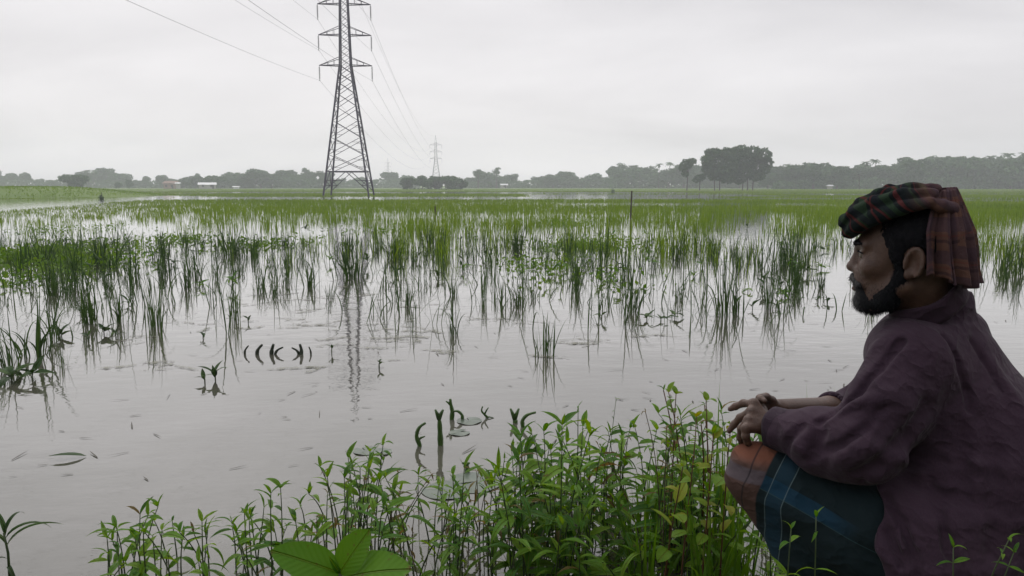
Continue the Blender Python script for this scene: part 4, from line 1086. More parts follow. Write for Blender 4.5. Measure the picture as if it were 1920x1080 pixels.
# ------------------------------------------------------------------ leafy sprigs floating in the open water
def sprig(px, py, size, nl, label, leaves=DARKL, group='leafy sprigs in open water', h=0.05):
    p = onz(px, py); rr = random.Random(px * 7 + py)
    t_ = empty('water_sprig', (p.x, p.y, 0), rr.uniform(0, 6.28)); tag(t_, label, 'water plant', group)
    mb = MB(); mb.tube([(0, 0, -.05), (0.005, 0, h * .5), (0, 0.004, h)], [0.005, 0.0045, 0.003], 5); mb.build('stem', M['weed_stem'], t_, smooth=True)
    for i in range(nl):
        put_leaf(rr.choice(leaves), t_, (0, 0, h * rr.uniform(0.3, 1)), i * 6.28 / nl + rr.uniform(-.4, .4), rr.uniform(0.0, 0.9), size * rr.uniform(0.7, 1.15), rr.uniform(-.5, .5))
SPR = [(1128, 600, .10, 4, 'dark sprig left of the row of black sprigs, alone in open water'), (1212, 600, .13, 6, 'dark leafy sprig, left in the row under the fine stems'), (1240, 602, .11, 5, 'dark leafy sprig, middle of the row under the fine stems'), (1266, 597, .14, 6, 'dark leafy sprig, right in the row under the fine stems'),
       (1378, 577, .11, 5, 'green sprig right beside the tallest dark clump'), (1411, 580, .11, 5, 'green sprig right of the tallest dark clump'), (1402, 548, .12, 6, 'green sprig behind the tallest dark clump'), (1455, 578, .12, 5, 'green sprig beside the dark leafy grass clump'), (1466, 556, .16, 7, 'bright sprig left of the man\'s mouth'), (1497, 566, .09, 4, 'small sprig left of the man\'s beard'), (1532, 566, .10, 4, 'small sprig nearer the man\'s beard'), (1552, 568, .09, 4, 'small sprig just left of the man\'s beard'),
       (1540, 505, .19, 9, 'spreading green sprig left of the man\'s nose'), (1300, 520, .12, 5, 'small sprig left of the tallest dark clump'), (1330, 470, .15, 6, 'green sprig behind the short dark tuft'), (1215, 478, .16, 8, 'green sprig right of the bamboo stake\'s reflection'), (1150, 522, .17, 8, 'leafy sprig right of the middle stand'), (1128, 530, .14, 7, 'leafy sprig in front of the middle stand'),
       (403, 712, .13, 5, 'dark sprig with a loop of grass, in open water at left'), (384, 718, .10, 4, 'dark sprig left of the looped one'), (155, 592, .15, 8, 'bushy green sprig among the thick left clumps'), (240, 572, .12, 6, 'green sprig right of the thick left clumps'), (196, 626, .14, 6, 'black sprig below the thick left clumps'), (218, 632, .12, 5, 'black sprig below and right of the thick left clumps'), (115, 632, .15, 6, 'black sprig left of the thick clumps'), (165, 640, .10, 4, 'small black sprig under the thick clumps'),
       (22, 715, .17, 9, 'large black sprig at the left edge'), (62, 712, .14, 6, 'black sprig right of the large one at left edge'), (465, 606, .09, 4, 'dark leaf cluster right of the pale slender clump'), (380, 634, .08, 4, 'tiny sprig left of the pale slender clump'), (622, 662, .08, 3, 'tiny crooked sprig left of the pylon\'s reflection'), (712, 690, .07, 3, 'tiny sprig right of the pylon\'s reflection'), (1085, 508, .16, 8, 'leafy sprig inside the middle stand'), (1030, 520, .15, 8, 'leafy sprig low in the middle stand'), (1060, 490, .15, 8, 'leafy sprig behind the middle stand')]
for s in SPR: sprig(*s, leaves=DARKL if s[1] > 560 or 'black' in s[4] else LANCE)
rr = random.Random(77); k = 0
while k < 75:
    px, py = rr.uniform(-20, 1560), rr.uniform(425, 545)
    if 560 < px < 760 and py > 520: continue
    lab = ('far' if py < 465 else 'near' if py > 505 else 'mid') + ' rows, ' + describe(px)
    sprig(px, py, rr.uniform(.12, .2), rr.choice((4, 5, 6, 7)), f'small leafy water plant, {lab}', leaves=LANCE if rr.random() < .6 else DARKL, group=f'small water plants, {lab}', h=rr.uniform(.05, .22)); k += 1
# a single drifting leaf and thin lily pads
def pad(px, py, r_, label, mat, notch=True, name='floating_leaf', el=1.0):
    p = onz(px, py); V = [(0, 0, 0.006)]; n = 22; q0 = 0.25 if notch else 0.0
    for i in range(n + 1):
        a = q0 + (2 * math.pi - 2 * q0) * i / n
        V.append((r_ * math.cos(a) * (1 + .05 * math.sin(3 * a)), r_ * el * math.sin(a), 0.004 + 0.002 * math.sin(4 * a)))
    me = bpy.data.meshes.new(name); me.from_pydata(V, [], [(0, i, i + 1) for i in range(1, n + 1)]); me.update(); me.materials.append(mat)
    o = link(name, me); o.location = (p.x, p.y, 0); o.rotation_euler.z = rnd.uniform(0, 6.28); tag(o, label, 'leaf', None)
M['pad'] = mat_plain('lily_pad', (0.085, 0.115, 0.085), (0.130, 0.160, 0.120), 20, 0.3)
for px, py, r_, lab in ((862, 812, .055, 'pale round lily leaf under the forked stalk'), (880, 790, .07, 'pale lily leaf behind the forked stalk'), (685, 846, .06, 'greyish lily leaf left of the tallest middle weed'), (716, 848, .05, 'greyish lily leaf right of the tallest middle weed'), (890, 905, .12, 'large pale lily leaf half hidden by weeds'), (835, 920, .10, 'pale lily leaf left of the large one')):
    pad(px, py, r_, lab, M['pad'])
pd = onz(126, 862); o = link('drifting_leaf', leaf_mesh('drifting_leaf', 0.26, 0.28, 0.3, 'dark_leaf', shape='lance')); o.matrix_basis = Matrix.Translation((pd.x + .07, pd.y + 0.04, 0.004)) @ Matrix.Rotation(R(200), 4, 'Z') @ Matrix.Scale(0.165, 4)
tag(o, 'single dark leaf adrift in the open water at lower left', 'leaf')
# ------------------------------------------------------------------ bank grass
BLADE = [clump_mesh(300 + i, 16 + 4 * i, 0.42, 0.06, 0.2, 0.008, 6, 'grass') for i in range(4)]
for i, (px, py, Y, lab) in enumerate(((1352, 708, 2.40, 'tall thin grass tuft beside the man\'s hand'), (1372, 735, 2.35, 'grass tuft right behind the man\'s fingertips'), (1385, 800, 2.15, 'grass tuft below the man\'s fingertips'), (1340, 860, 2.12, 'grass tuft in front of the man\'s knee'),
        (1565, 700, 2.65, 'leaning grass tuft against the man\'s chest'), (1500, 735, 2.6, 'sparse grass seen over the man\'s right forearm'), (1470, 742, 2.7, 'sparse grass left over the man\'s forearm'), (1535, 728, 2.75, 'sparse grass between forearm and chest'),
        (1908, 660, 2.3, 'bright grass tuft at the right edge behind the man'), (1912, 625, 2.5, 'curled yellowish grass at right edge above the tuft'), (1902, 715, 2.1, 'low grass at the right edge beside the man\'s back'), (1925, 740, 2.0, 'grass cut off by the right edge'),
        (1025, 1035, 2.2, 'bright upright blades at the bottom edge, centre'))):
    x, y, z, h = at_top(px, py, Y)
    o = link('grass_tuft', BLADE[i % 4]); o.location = (x, y, z - 0.01); o.rotation_euler.z = rnd.uniform(0, 6.28); s = h / 0.42; o.scale = (min(s, 1.1) * .8, min(s, 1.1) * .8, s)
    tag(o, lab, 'grass')
def bank_turf():
    g = np.random.default_rng(5); m = 46000
    x = g.uniform(-4.0, 7.0, m); y = g.uniform(-2.5, 5.2, m); z = ground_z(x, y); d = shore(x) - y
    k = (d > -0.12) & (g.uniform(0, 1, m) < sstep(-0.12, 0.15, d) * 0.9 + 0.1) & (np.hypot(x, y) > 0.7); x, y, z = x[k], y[k], z[k]; m = len(x)
    V, F, rn = blades(np.stack([x, y, np.maximum(z, 0) - 0.01], 1), g.uniform(0.03, 0.13, m), g.uniform(0.003, 0.008, m), g.uniform(0, 6.28, m), np.abs(g.normal(0, .45, m)), g.uniform(0, 1.6, m), 3, g)
    tag(link('bank_grass', npmesh('bank_grass', V, F, M['grass'], False, {'rnd': rn})), 'short grass covering the bank', 'grass', kind='stuff')
bank_turf()

# dead brown stems and grass among the weeds
rr = random.Random(99)
for i in range(26):
    px = rr.uniform(560, 1400); Y = rr.uniform(2.2, 2.9); top = np.interp(px, CONT_X, CONT_Y) + rr.uniform(-10, 110)
    x, y, z, h = at_top(px, top, Y)
    if h < .08: continue
    weed(x, y, z, h, f'dead brown stem among the weeds, {describe(px, WMARKS)}', f'dead stems, {describe(px, WMARKS)}', seed=700 + i, leaves=DRY, stemm='dry_stem', llen=(0.03, 0.07), gap=0.10, name='dead_stem', bare=.4, r=0.0026, lean=abs(rr.gauss(0, .35)))
for i in range(14):
    px = rr.uniform(820, 1420); Y = rr.uniform(2.15, 2.85); top = np.interp(px, CONT_X, CONT_Y) + rr.uniform(0, 200)
    x, y, z, h = at_top(px, top, Y)
    if h < .08: continue
    o = link('grass_tuft', BLADE[i % 4]); o.location = (x, y, z - 0.01); o.rotation_euler.z = rr.uniform(0, 6.28); s = h / 0.42; o.scale = (min(s, 1.1), min(s, 1.1), s)
    tag(o, f'{"tall" if h > .32 else "short"} grass tuft mixed into the weeds, {describe(px, WMARKS)}', 'grass', f'grass tufts in the weeds, {describe(px, WMARKS)}')
# low weeds round the man's feet
for i in range(16):
    px = rr.uniform(1420, 1580); Y = rr.uniform(1.75, 2.3); top = rr.uniform(985, 1075)
    x, y, z, h = at_top(px, top, Y)
    if not .04 < h < .3: continue
    weed(x, y, z, h, f'small weed below the man\'s thigh, {"tall" if h > .15 else "low"} one, {describe(px, WMARKS)}', 'small weeds below the thigh', seed=740 + i, leaves=FRESH, llen=(0.03, 0.06), gap=0.035, name='small_weed', bare=.2, r=0.0022)
# ================================================================== the squatting man
class Vol:
    """signed distance volume: smooth unions of limbs, meshed by surface nets"""
    def __init__(s, lo, hi, h):
        s.lo = np.array(lo, np.float32); s.h = h
        s.n = np.ceil((np.array(hi) - s.lo) / h).astype(int) + 1
        s.v = np.full(s.n, 0.5, np.float32)
    def sub(s, lo, hi):
        i0 = np.clip(np.floor((np.array(lo) - s.lo) / s.h).astype(int), 0, s.n - 1)
        i1 = np.clip(np.ceil((np.array(hi) - s.lo) / s.h).astype(int) + 1, 1, s.n)
        sl = tuple(slice(a, b) for a, b in zip(i0, i1))
        ax = [(s.lo[k] + s.h * np.arange(i0[k], i1[k])).astype(np.float32) for k in range(3)]
        X = ax[0][:, None, None]; Y = ax[1][None, :, None]; Z = ax[2][None, None, :]
        return sl, X, Y, Z
    def put(s, sl, d, k, op):
        a = s.v[sl]
        if op == 'sub':
            d = -d
            if k <= 0: s.v[sl] = np.maximum(a, d); return
            t = np.clip(0.5 - 0.5 * (d - a) / k, 0, 1)
            s.v[sl] = d * (1 - t) + a * t + k * t * (1 - t); return
        if k <= 0: s.v[sl] = np.minimum(a, d); return
        t = np.clip(0.5 + 0.5 * (d - a) / k, 0, 1)
        s.v[sl] = d * (1 - t) + a * t - k * t * (1 - t)
    def cap(s, a, b, r1, r2=None, k=0.01, op='add'):
        a = np.array(a, np.float32); b = np.array(b, np.float32); r2 = r1 if r2 is None else r2
        m = max(r1, r2) + k * 1.2 + 3 * s.h
        sl, X, Y, Z = s.sub(np.minimum(a, b) - m, np.maximum(a, b) + m)
        ab = b - a; L2 = float(ab @ ab) + 1e-12
        px, py, pz = X - a[0], Y - a[1], Z - a[2]
        t = np.clip((px * ab[0] + py * ab[1] + pz * ab[2]) / L2, 0, 1)
        d = np.sqrt((px - t * ab[0]) ** 2 + (py - t * ab[1]) ** 2 + (pz - t * ab[2]) ** 2) - (r1 + (r2 - r1) * t)
        s.put(sl, d, k, op)
    def chain(s, pts, rs, k=0.01, op='add'):
        for i in range(len(pts) - 1): s.cap(pts[i], pts[i + 1], rs[i], rs[i + 1], k, op)
    def ell(s, c, r, k=0.01, op='add', R3=None):
        c = np.array(c, np.float32); r = np.array(r, np.float32)
        m = r.max() + k * 1.2 + 3 * s.h
        sl, X, Y, Z = s.sub(c - m, c + m)
        px, py, pz = X - c[0], Y - c[1], Z - c[2]
        if R3 is not None:      # rows of R3 = local axes in world space
            px, py, pz = (R3[0][0]*px + R3[0][1]*py + R3[0][2]*pz, R3[1][0]*px + R3[1][1]*py + R3[1][2]*pz, R3[2][0]*px + R3[2][1]*py + R3[2][2]*pz)
        k0 = np.sqrt((px / r[0]) ** 2 + (py / r[1]) ** 2 + (pz / r[2]) ** 2)
        k1 = np.sqrt((px / r[0]**2) ** 2 + (py / r[1]**2) ** 2 + (pz / r[2]**2) ** 2) + 1e-9
        s.put(sl, k0 * (k0 - 1) / k1, k, op)
    def box_cut(s, lo, hi):
        pass
    def mesh(s):
        v = s.v; ins = v < 0
        c = np.zeros(np.array(v.shape) - 1, np.uint8)
        for dx in (0, 1):
            for dy in (0, 1):
                for dz in (0, 1):
                    c += ins[dx:dx + c.shape[0], dy:dy + c.shape[1], dz:dz + c.shape[2]]
        idx = np.nonzero((c > 0) & (c < 8)); n = len(idx[0])
        vid = np.full(c.shape, -1, np.int32); vid[idx] = np.arange(n)
        off = [(0,0,0),(1,0,0),(0,1,0),(1,1,0),(0,0,1),(1,0,1),(0,1,1),(1,1,1)]
        cv = np.stack([v[idx[0]+o[0], idx[1]+o[1], idx[2]+o[2]] for o in off], 1)
        acc = np.zeros((n, 3)); cnt = np.zeros(n)
        for i, a in enumerate(off):
            for j, b in enumerate(off):
                if j <= i or sum(abs(a[q]-b[q]) for q in range(3)) != 1: continue
                va, vb = cv[:, i], cv[:, j]; m = (va < 0) != (vb < 0)
                t = np.where(m, va / np.where(m, va - vb, 1), 0)
                p = np.array(a)[None] + t[:, None] * (np.array(b) - np.array(a))[None]
                acc[m] += p[m]; cnt += m
        V = (np.stack(idx, 1) + acc / cnt[:, None]) * s.h + s.lo
        F = []
        for ax in range(3):
            u, w = (ax + 1) % 3, (ax + 2) % 3
            sl0 = [slice(None)] * 3; sl1 = [slice(None)] * 3
            sl0[ax] = slice(0, -1); sl1[ax] = slice(1, None)
            ch = ins[tuple(sl0)] != ins[tuple(sl1)]
            e = np.array(np.nonzero(ch)).T
            e = e[(e[:, u] > 0) & (e[:, w] > 0) & (e[:, u] < c.shape[u]) & (e[:, w] < c.shape[w])]
            q = []
            for du, dw in ((-1, -1), (0, -1), (0, 0), (-1, 0)):
                g = e.copy(); g[:, u] += du; g[:, w] += dw
                q.append(vid[g[:, 0], g[:, 1], g[:, 2]])
            q = np.stack(q, 1)
            flip = ~ins[e[:, 0], e[:, 1], e[:, 2]]
            q[flip] = q[flip][:, ::-1]
            F.append(q[(q >= 0).all(1)])
        return V, np.concatenate(F)
    def hit(s, px, py, y0=1.1, y1=2.2):
        """first surface point along the photo ray"""
        ys = np.arange(y0, y1, s.h * 0.5); d = ray(px, py)
        P = np.array([0, 0, EYE]) + np.array(d)[None] * (ys / d.y)[:, None]
        I = np.round((P - s.lo) / s.h).astype(int)
        ok = ((I >= 0) & (I < s.n)).all(1)
        I = np.clip(I, 0, s.n - 1)
        w = np.nonzero(ok & (s.v[I[:, 0], I[:, 1], I[:, 2]] < 0))[0]
        return P[w[0]] if len(w) else None

def vnoise3(x, y, z, seed=0):
    iz = np.floor(z); fz = z - iz; fz = fz * fz * (3 - 2 * fz)
    a = vnoise(x + iz * 17.13, y + iz * 9.71, seed); b = vnoise(x + (iz + 1) * 17.13, y + (iz + 1) * 9.71, seed)
    return a * (1 - fz) + b * fz
def vnormals(V, F):
    n = np.zeros_like(V)
    a, b, c, d = (V[F[:, i]] for i in range(4))
    fn = np.cross(c - a, d - b)
    for i in range(4): np.add.at(n, F[:, i], fn)
    return n / (np.linalg.norm(n, axis=1)[:, None] + 1e-12)
def relax(V, F, it=1, f=0.5):
    for _ in range(it):
        acc = np.zeros_like(V); cnt = np.zeros(len(V))
        for i in range(4):
            for j in ((i + 1) % 4, (i + 3) % 4):
                np.add.at(acc, F[:, i], V[F[:, j]]); np.add.at(cnt, F[:, i], 1)
        V = V * (1 - f) + f * acc / np.maximum(cnt, 1)[:, None]
    return V

# ---- joints, read off the photograph (pixel, depth)
HY = 1.55
HO = np.array(at(1699, 490, HY))                     # centre of the head at ear height
_r = ray(1699, 490); _r = np.array((_r.x, _r.y, 0)); _r /= np.linalg.norm(_r)
HF = np.array((-_r[1], _r[0], 0.0)); HL = -_r; HU = np.array((0, 0, 1.0))     # face looks along HF, left ear towards the camera
_t = R(-4); HF, HU = HF * math.cos(_t) + HU * math.sin(_t), HU * math.cos(_t) - HF * math.sin(_t)
_y = R(3); HF, HL = HF * math.cos(_y) - HL * math.sin(_y), HL * math.cos(_y) + HF * math.sin(_y)
HR3 = np.stack([HF, HL, HU])
def hd(x, y, z): return HO + HF * x + HL * y + HU * z
TF = np.array((-0.72, 0.69, 0)); TF /= np.linalg.norm(TF); TL = np.array((-TF[1], TF[0], 0)); UP = np.array((0, 0, 1.0))
P3 = lambda px, py, Y: np.array(at(px, py, Y))
NB = P3(1752, 608, 1.585)                            # base of the neck
SL = NB + TL * 0.148 + UP * -0.065 + TF * 0.0; SR = NB - TL * 0.155 + UP * -0.055 + TF * 0.01
EL = P3(1618, 838, 1.43); WL = P3(1446, 803, 1.625)
ER = P3(1602, 776, 1.93); WR = P3(1462, 769, 1.74)
HC = np.array((1.005, 1.47, 0.52)); HIPL = HC + TL * 0.10; HIPR = HC - TL * 0.10
KL = P3(1424, 893, 1.61); AL = np.array((0.745, 1.545, 0.36))
KR = P3(1492, 838, 1.88); AR = np.array((0.89, 1.78, 0.36))
CH = NB - UP * 0.19 - TF * 0.015                     # chest
BE = HC + UP * 0.16 + TF * 0.02                      # belly

def head_into(v):
    e = lambda c, r, k=0.012, op='add', R3=HR3: v.ell(hd(*c), r, k, op, R3)
    c_ = lambda a, b, r1, r2=None, k=0.012, op='add': v.cap(hd(*a), hd(*b), r1, r2, k, op)
    e((-0.006, 0, 0.042), (0.091, 0.074, 0.086))
    e((0.040, 0, -0.012), (0.052, 0.056, 0.088), 0.02)
    for s in (-1, 1):
        c_((0.000, s*0.056, -0.045), (0.066, s*0.022, -0.085), 0.020, 0.018, 0.025)      # jaw
        e((0.062, s*0.044, -0.006), (0.020, 0.018, 0.017), 0.022)                         # cheekbone
        c_((0.083, s*0.010, 0.040), (0.070, s*0.046, 0.041), 0.0115, 0.010, 0.014)       # brow
        e((0.091, s*0.034, 0.020), (0.018, 0.019, 0.012), 0.012, 'sub')                   # eye socket
        e((0.0705, s*0.034, 0.0205), (0.0128, 0.0135, 0.0125), 0.004)                     # eyeball under the lids
        c_((0.0795, s*0.022, 0.0275), (0.075, s*0.047, 0.0265), 0.0042, 0.0038, 0.005)   # upper lid
        c_((0.0790, s*0.024, 0.0135), (0.0745, s*0.045, 0.0140), 0.0034, 0.003, 0.006)   # lower lid
        e((0.0905, s*0.0135, -0.0135), (0.0105, 0.0075, 0.0082), 0.006)                   # nostril wing
        e((0.0955, s*0.0065, -0.0205), (0.005, 0.0035, 0.004), 0.003, 'sub')
        c_((0.086, s*0.020, -0.020), (0.078, s*0.030, -0.045), 0.008, 0.006, 0.012)      # fold beside the mouth
    c_((0.087, 0, 0.032), (0.101, 0, -0.004), 0.0072, 0.0098, 0.012)                      # nose
    e((0.1035, 0, -0.0095), (0.0115, 0.0125, 0.0100), 0.008)
    e((0.083, 0, -0.036), (0.016, 0.027, 0.018), 0.014)                                   # muzzle
    e((0.0945, 0, -0.0425), (0.0085, 0.021, 0.0055), 0.005)
    e((0.0950, 0, -0.0555), (0.0105, 0.019, 0.0070), 0.005)
    c_((0.105, -0.025, -0.0488), (0.105, 0.025, -0.0488), 0.0035, 0.0035, 0.004, 'sub')
    e((0.076, 0, -0.083), (0.021, 0.024, 0.019), 0.016)                                   # chin
    # neck
    v.cap(hd(-0.025, 0, -0.045), NB - UP * 0.03 - TF * 0.01, 0.054, 0.060, 0.03)
    for s in (-1, 1):                                                                     # ears
        A = np.stack([HF * 0.97 - HL * 0.22 * s, HL * 0.97 + HF * 0.22 * s, HU])
        A = np.stack([A[0] * 0.97 + HU * 0.2, A[1], A[2] * 0.97 - HF * 0.2])
        oc = hd(-0.020, s*0.077, 0.003)
        v.ell(oc, (0.0185, 0.0085, 0.031), 0.006, 'add', A)
        v.ell(oc + A[1] * s * 0.008 + A[0] * 0.002 - A[2] * 0.001, (0.0115, 0.008, 0.019), 0.004, 'sub', A)
        ring = [oc + A[0] * (0.0165 * math.cos(t)) + A[2] * (0.029 * math.sin(t)) + A[1] * s * 0.006 for t in np.linspace(-0.4, 4.2, 12)]
        v.chain(ring, [0.0042] * 12, 0.003)
        v.ell(oc - A[2] * 0.026 + A[0] * 0.008, (0.008, 0.006, 0.010), 0.005, 'add', A)
        v.ell(oc + A[0] * 0.014 + A[1] * s * 0.004, (0.004, 0.005, 0.006), 0.003, 'add', A)

def hand_into(v, W, knuckle_i, knuckle_p, fingers, thumb, r=0.0088):
    """palm between the wrist W and the knuckle line, then five jointed fingers"""
    ks = [knuckle_i + (knuckle_p - knuckle_i) * t for t in (0, 0.33, 0.67, 1.0)]
    for q, kn in enumerate(ks):
        v.cap(W + (kn - W) * 0.08, kn, 0.0165 - 0.001 * q, 0.0125 - 0.0008 * q, 0.012)
        v.ell(kn, (0.0115 - 0.0007 * q,) * 3, 0.005)
    for ch in fingers:
        n = len(ch); rs = [r * f for f in (1.08, 0.98, 0.90, 0.74)][:n]
        v.chain(ch, rs, 0.0035)
        for p_, q in zip(ch[1:-1], rs[1:-1]): v.ell(p_, (q * 1.10,) * 3, 0.003)
    v.chain(thumb, [0.0145, 0.0118, 0.0102, 0.0082][:len(thumb)], 0.006)

def build_person():
    person = empty('person', tuple((AL + AR) / 2 * np.array((1, 1, 0)) + np.array((0, 0, 0.30))))
    root = np.array(person.location)
    tag(person, 'person in a purple shirt and checked headcloth squatting on the bank, gazing across the water', 'person')
    def add(name, V, F, mat, parent=person, attrs=None, smooth=True):
        o = link(name, npmesh(name, V - root, F, mat, smooth, attrs), parent)
        return o
    # ---------------- body: one continuous mesh
    b = Vol((0.40, 1.26, 0.27), (1.22, 2.05, 1.46), 0.0032)
    for (A_, B_, r1, r2) in ((HIPL, KL, 0.085, 0.052), (HIPR, KR, 0.085, 0.052), (KL, AL, 0.052, 0.036), (KR, AR, 0.052, 0.036),
                             (SL, EL, 0.048, 0.038), (SR, ER, 0.048, 0.038)):
        b.cap(A_, B_, r1, r2, 0.03)
    for A_ in (AL, AR):                                                    # bare feet flat on the bank
        toe = A_ + TF * 0.15 + TL * (0.03 if A_ is AL else -0.03); toe[2] = 0.325
        heel = A_ - TF * 0.04; heel[2] = 0.33
        b.cap(A_, heel, 0.036, 0.032, 0.02); b.cap(heel, toe, 0.032, 0.022, 0.02)
    b.ell(CH, (0.10, 0.155, 0.17), 0.04, 'add', np.stack([TF, TL, UP])); b.ell(BE, (0.10, 0.14, 0.17), 0.05, 'add', np.stack([TF, TL, UP]))
    b.ell(HC, (0.12, 0.16, 0.12), 0.05, 'add', np.stack([TF, TL, UP]))
    b.cap(SL, SR, 0.055, 0.055, 0.04); b.cap(NB, CH, 0.06, 0.08, 0.03)
    head_into(b)
    # forearms
    b.chain([EL, EL + (WL - EL) * 0.35, WL], [0.040, 0.041, 0.0275], 0.015)
    b.chain([ER, ER + (WR - ER) * 0.35, WR], [0.040, 0.040, 0.0265], 0.015)
    # left hand hangs over the knee, fingers spread and slightly bent
    ki, kp = P3(1413, 757, 1.655), P3(1398, 803, 1.60)
    km, kr = ki + (kp - ki) * .33, ki + (kp - ki) * .67
    hand_into(b, WL, ki, kp,
        [[ki, P3(1394, 756, 1.68), P3(1379, 762, 1.695), P3(1369, 767, 1.70)],
         [km, P3(1388, 783, 1.655), P3(1376, 796, 1.662), P3(1367, 808, 1.66)],
         [kr, P3(1390, 804, 1.625), P3(1388, 820, 1.632), P3(1390, 831, 1.635)],
         [kp, P3(1398, 818, 1.597), P3(1401, 828, 1.605), P3(1405, 834, 1.612)]],
        [WL + (ki - WL) * 0.25, P3(1428, 768, 1.68), P3(1421, 760, 1.705), P3(1411, 768, 1.725)])
    # right hand lies under the left wrist, its fingers closing on it
    ki2, kp2 = P3(1428, 757, 1.705), P3(1436, 785, 1.73)
    km2, kr2 = ki2 + (kp2 - ki2) * .33, ki2 + (kp2 - ki2) * .67
    hand_into(b, WR, ki2, kp2,
        [[ki2, P3(1424, 747, 1.690), P3(1427, 748, 1.668), P3(1434, 752, 1.655)],
         [km2, P3(1414, 762, 1.69), P3(1420, 776, 1.68), P3(1428, 782, 1.675)],
         [kr2, P3(1418, 782, 1.71), P3(1422, 796, 1.70), P3(1430, 800, 1.69)],
         [kp2, P3(1424, 798, 1.72), P3(1428, 806, 1.71), P3(1434, 808, 1.70)]],
        [WR + (ki2 - WR) * 0.25, P3(1446, 752, 1.72), P3(1436, 745, 1.70), P3(1428, 745, 1.685)], r=0.0082)
    V, F = b.mesh(); V = relax(V, F, 1, 0.35)
    add('body', V, F, M['skin'])
    BV, BN, BLOC = V, vnormals(V, F), (V - HO) @ HR3.T
    # eyes
    for s in (-1, 1):
        mb = MB(); c = Vector(hd(0.0738, s * 0.034, 0.0205)); nu, nv = 14, 9; vs = []; fs = []
        for i in range(nv + 1):
            for j in range(nu):
                th, ph = math.pi * i / nv, 2 * math.pi * j / nu
                q = np.array((math.cos(th), math.sin(th) * math.cos(ph), math.sin(th) * math.sin(ph))) * 0.0126
                vs.append(np.array(c) + HF * q[0] + HL * q[1] + HU * q[2])
        for i in range(nv):
            for j in range(nu): fs.append((i*nu+j, i*nu+(j+1) % nu, (i+1)*nu+(j+1) % nu, (i+1)*nu+j))
        vs = np.array(vs); fwd = ((vs - np.array(c)) @ HF) / 0.0126
        add('eye', vs, np.array(fs), M['eye'], attrs={'fwd': fwd})
    # ---------------- beard and hair: dense shells with loose strands
    g = np.random.default_rng(8)
    def hairy(vol, name, mat, nstr, slen, dirfun, jit=0.35):
        V, F = vol.mesh(); Nn = vnormals(V, F)
        loc = (V - HO) @ HR3.T
        V = V + Nn * ((vnoise3(loc[:, 0] * 260, loc[:, 1] * 260, loc[:, 2] * 150, 5) - 0.5) * 0.0035)[:, None]
        grey = loc.copy()
        add(name, V, F, mat, attrs={'loc': loc})
        i = g.integers(0, len(V), nstr); p = V[i] - Nn[i] * 0.001
        d = Nn[i] * 0.55 + dirfun(loc[i]) + g.normal(0, jit, (nstr, 3)); d /= np.linalg.norm(d, axis=1)[:, None]
        sd = np.cross(d, Nn[i]); sd /= np.linalg.norm(sd, axis=1)[:, None] + 1e-9
        ln = (slen * g.uniform(0.4, 1.2, nstr))[:, None]; w = 0.00055
        m_ = p + d * ln * 0.55; t_ = p + d * ln + np.array((0, 0, -0.25)) * ln
        SV = np.stack([p - sd * w, p + sd * w, m_ + sd * w * .8, m_ - sd * w * .8, t_], 1).reshape(-1, 3)
        o = (np.arange(nstr) * 5)[:, None]
        add('hair_strands', SV, [o + np.array([0, 1, 2, 3]), o + np.array([3, 2, 4])], mat, parent=bpy.data.objects[name] if False else COL.objects[-1], smooth=False,
            attrs={'loc': np.repeat(loc[i], 5, 0)})
    v = Vol(HO - 0.16, HO + 0.14, 0.0025)
    e = lambda c, r, k=0.012, op='add': v.ell(hd(*c), r, k, op, HR3)
    c_ = lambda a, b2, r1, r2=None, k=0.012, op='add': v.cap(hd(*a), hd(*b2), r1, r2, k, op)
    for s in (-1, 1):
        c_((0.010, s*0.064, 0.02), (0.005, s*0.062, -0.030), 0.008, 0.011, 0.012)
        c_((0.005, s*0.060, -0.030), (0.030, s*0.046, -0.071), 0.014, 0.0195, 0.015)
        c_((0.030, s*0.045, -0.069), (0.070, s*0.020, -0.084), 0.018, 0.020, 0.02)
        c_((0.086, s*0.026, -0.052), (0.080, s*0.026, -0.080), 0.009, 0.014, 0.012)
        c_((0.0990, s*0.003, -0.0310), (0.086, s*0.031, -0.046), 0.0082, 0.0075, 0.006)            # moustache
    e((0.079, 0, -0.083), (0.0235, 0.028, 0.0215), 0.012)
    c_((0.055, 0, -0.090), (0.020, 0, -0.080), 0.019, 0.021, 0.02)
    hairy(v, 'beard', M['beard'], 9000, 0.0085, lambda l: np.outer(np.ones(len(l)), HF * 0.25 - HU * 0.9))
    # stubble creeping from the beard onto the cheek
    i = np.nonzero((BLOC[:, 0] > 0.012) & (BLOC[:, 0] < 0.095) & (BLOC[:, 2] < -0.012) & (BLOC[:, 2] > -0.095) & (np.abs(BLOC[:, 1]) > 0.012))[0]
    dist = np.abs(BLOC[i, 2] - np.interp(BLOC[i, 0], [0.012, 0.03, 0.06, 0.095], [-0.025, -0.048, -0.058, -0.040])); i = i[g.uniform(0, 1, len(i)) < np.clip(1.0 - dist / 0.016, 0, 1) * 0.55]
    p_, n_ = BV[i], BN[i]; d_ = n_ * 0.35 - HU * 0.8 + HF * 0.2 + g.normal(0, .3, (len(i), 3)); d_ /= np.linalg.norm(d_, axis=1)[:, None]
    sd = np.cross(d_, n_); sd /= np.linalg.norm(sd, axis=1)[:, None] + 1e-9; ln = g.uniform(0.003, 0.006, (len(i), 1))
    SV = np.stack([p_ - sd * .0004, p_ + sd * .0004, p_ + d_ * ln], 1).reshape(-1, 3)
    add('stubble', SV, np.arange(len(SV)).reshape(-1, 3), M['beard'], attrs={'loc': np.repeat(BLOC[i], 3, 0)}, smooth=False)
    v = Vol(HO - 0.16, HO + 0.16, 0.0028)
    e((-0.013, 0, 0.045), (0.088, 0.0790, 0.088), 0.0)
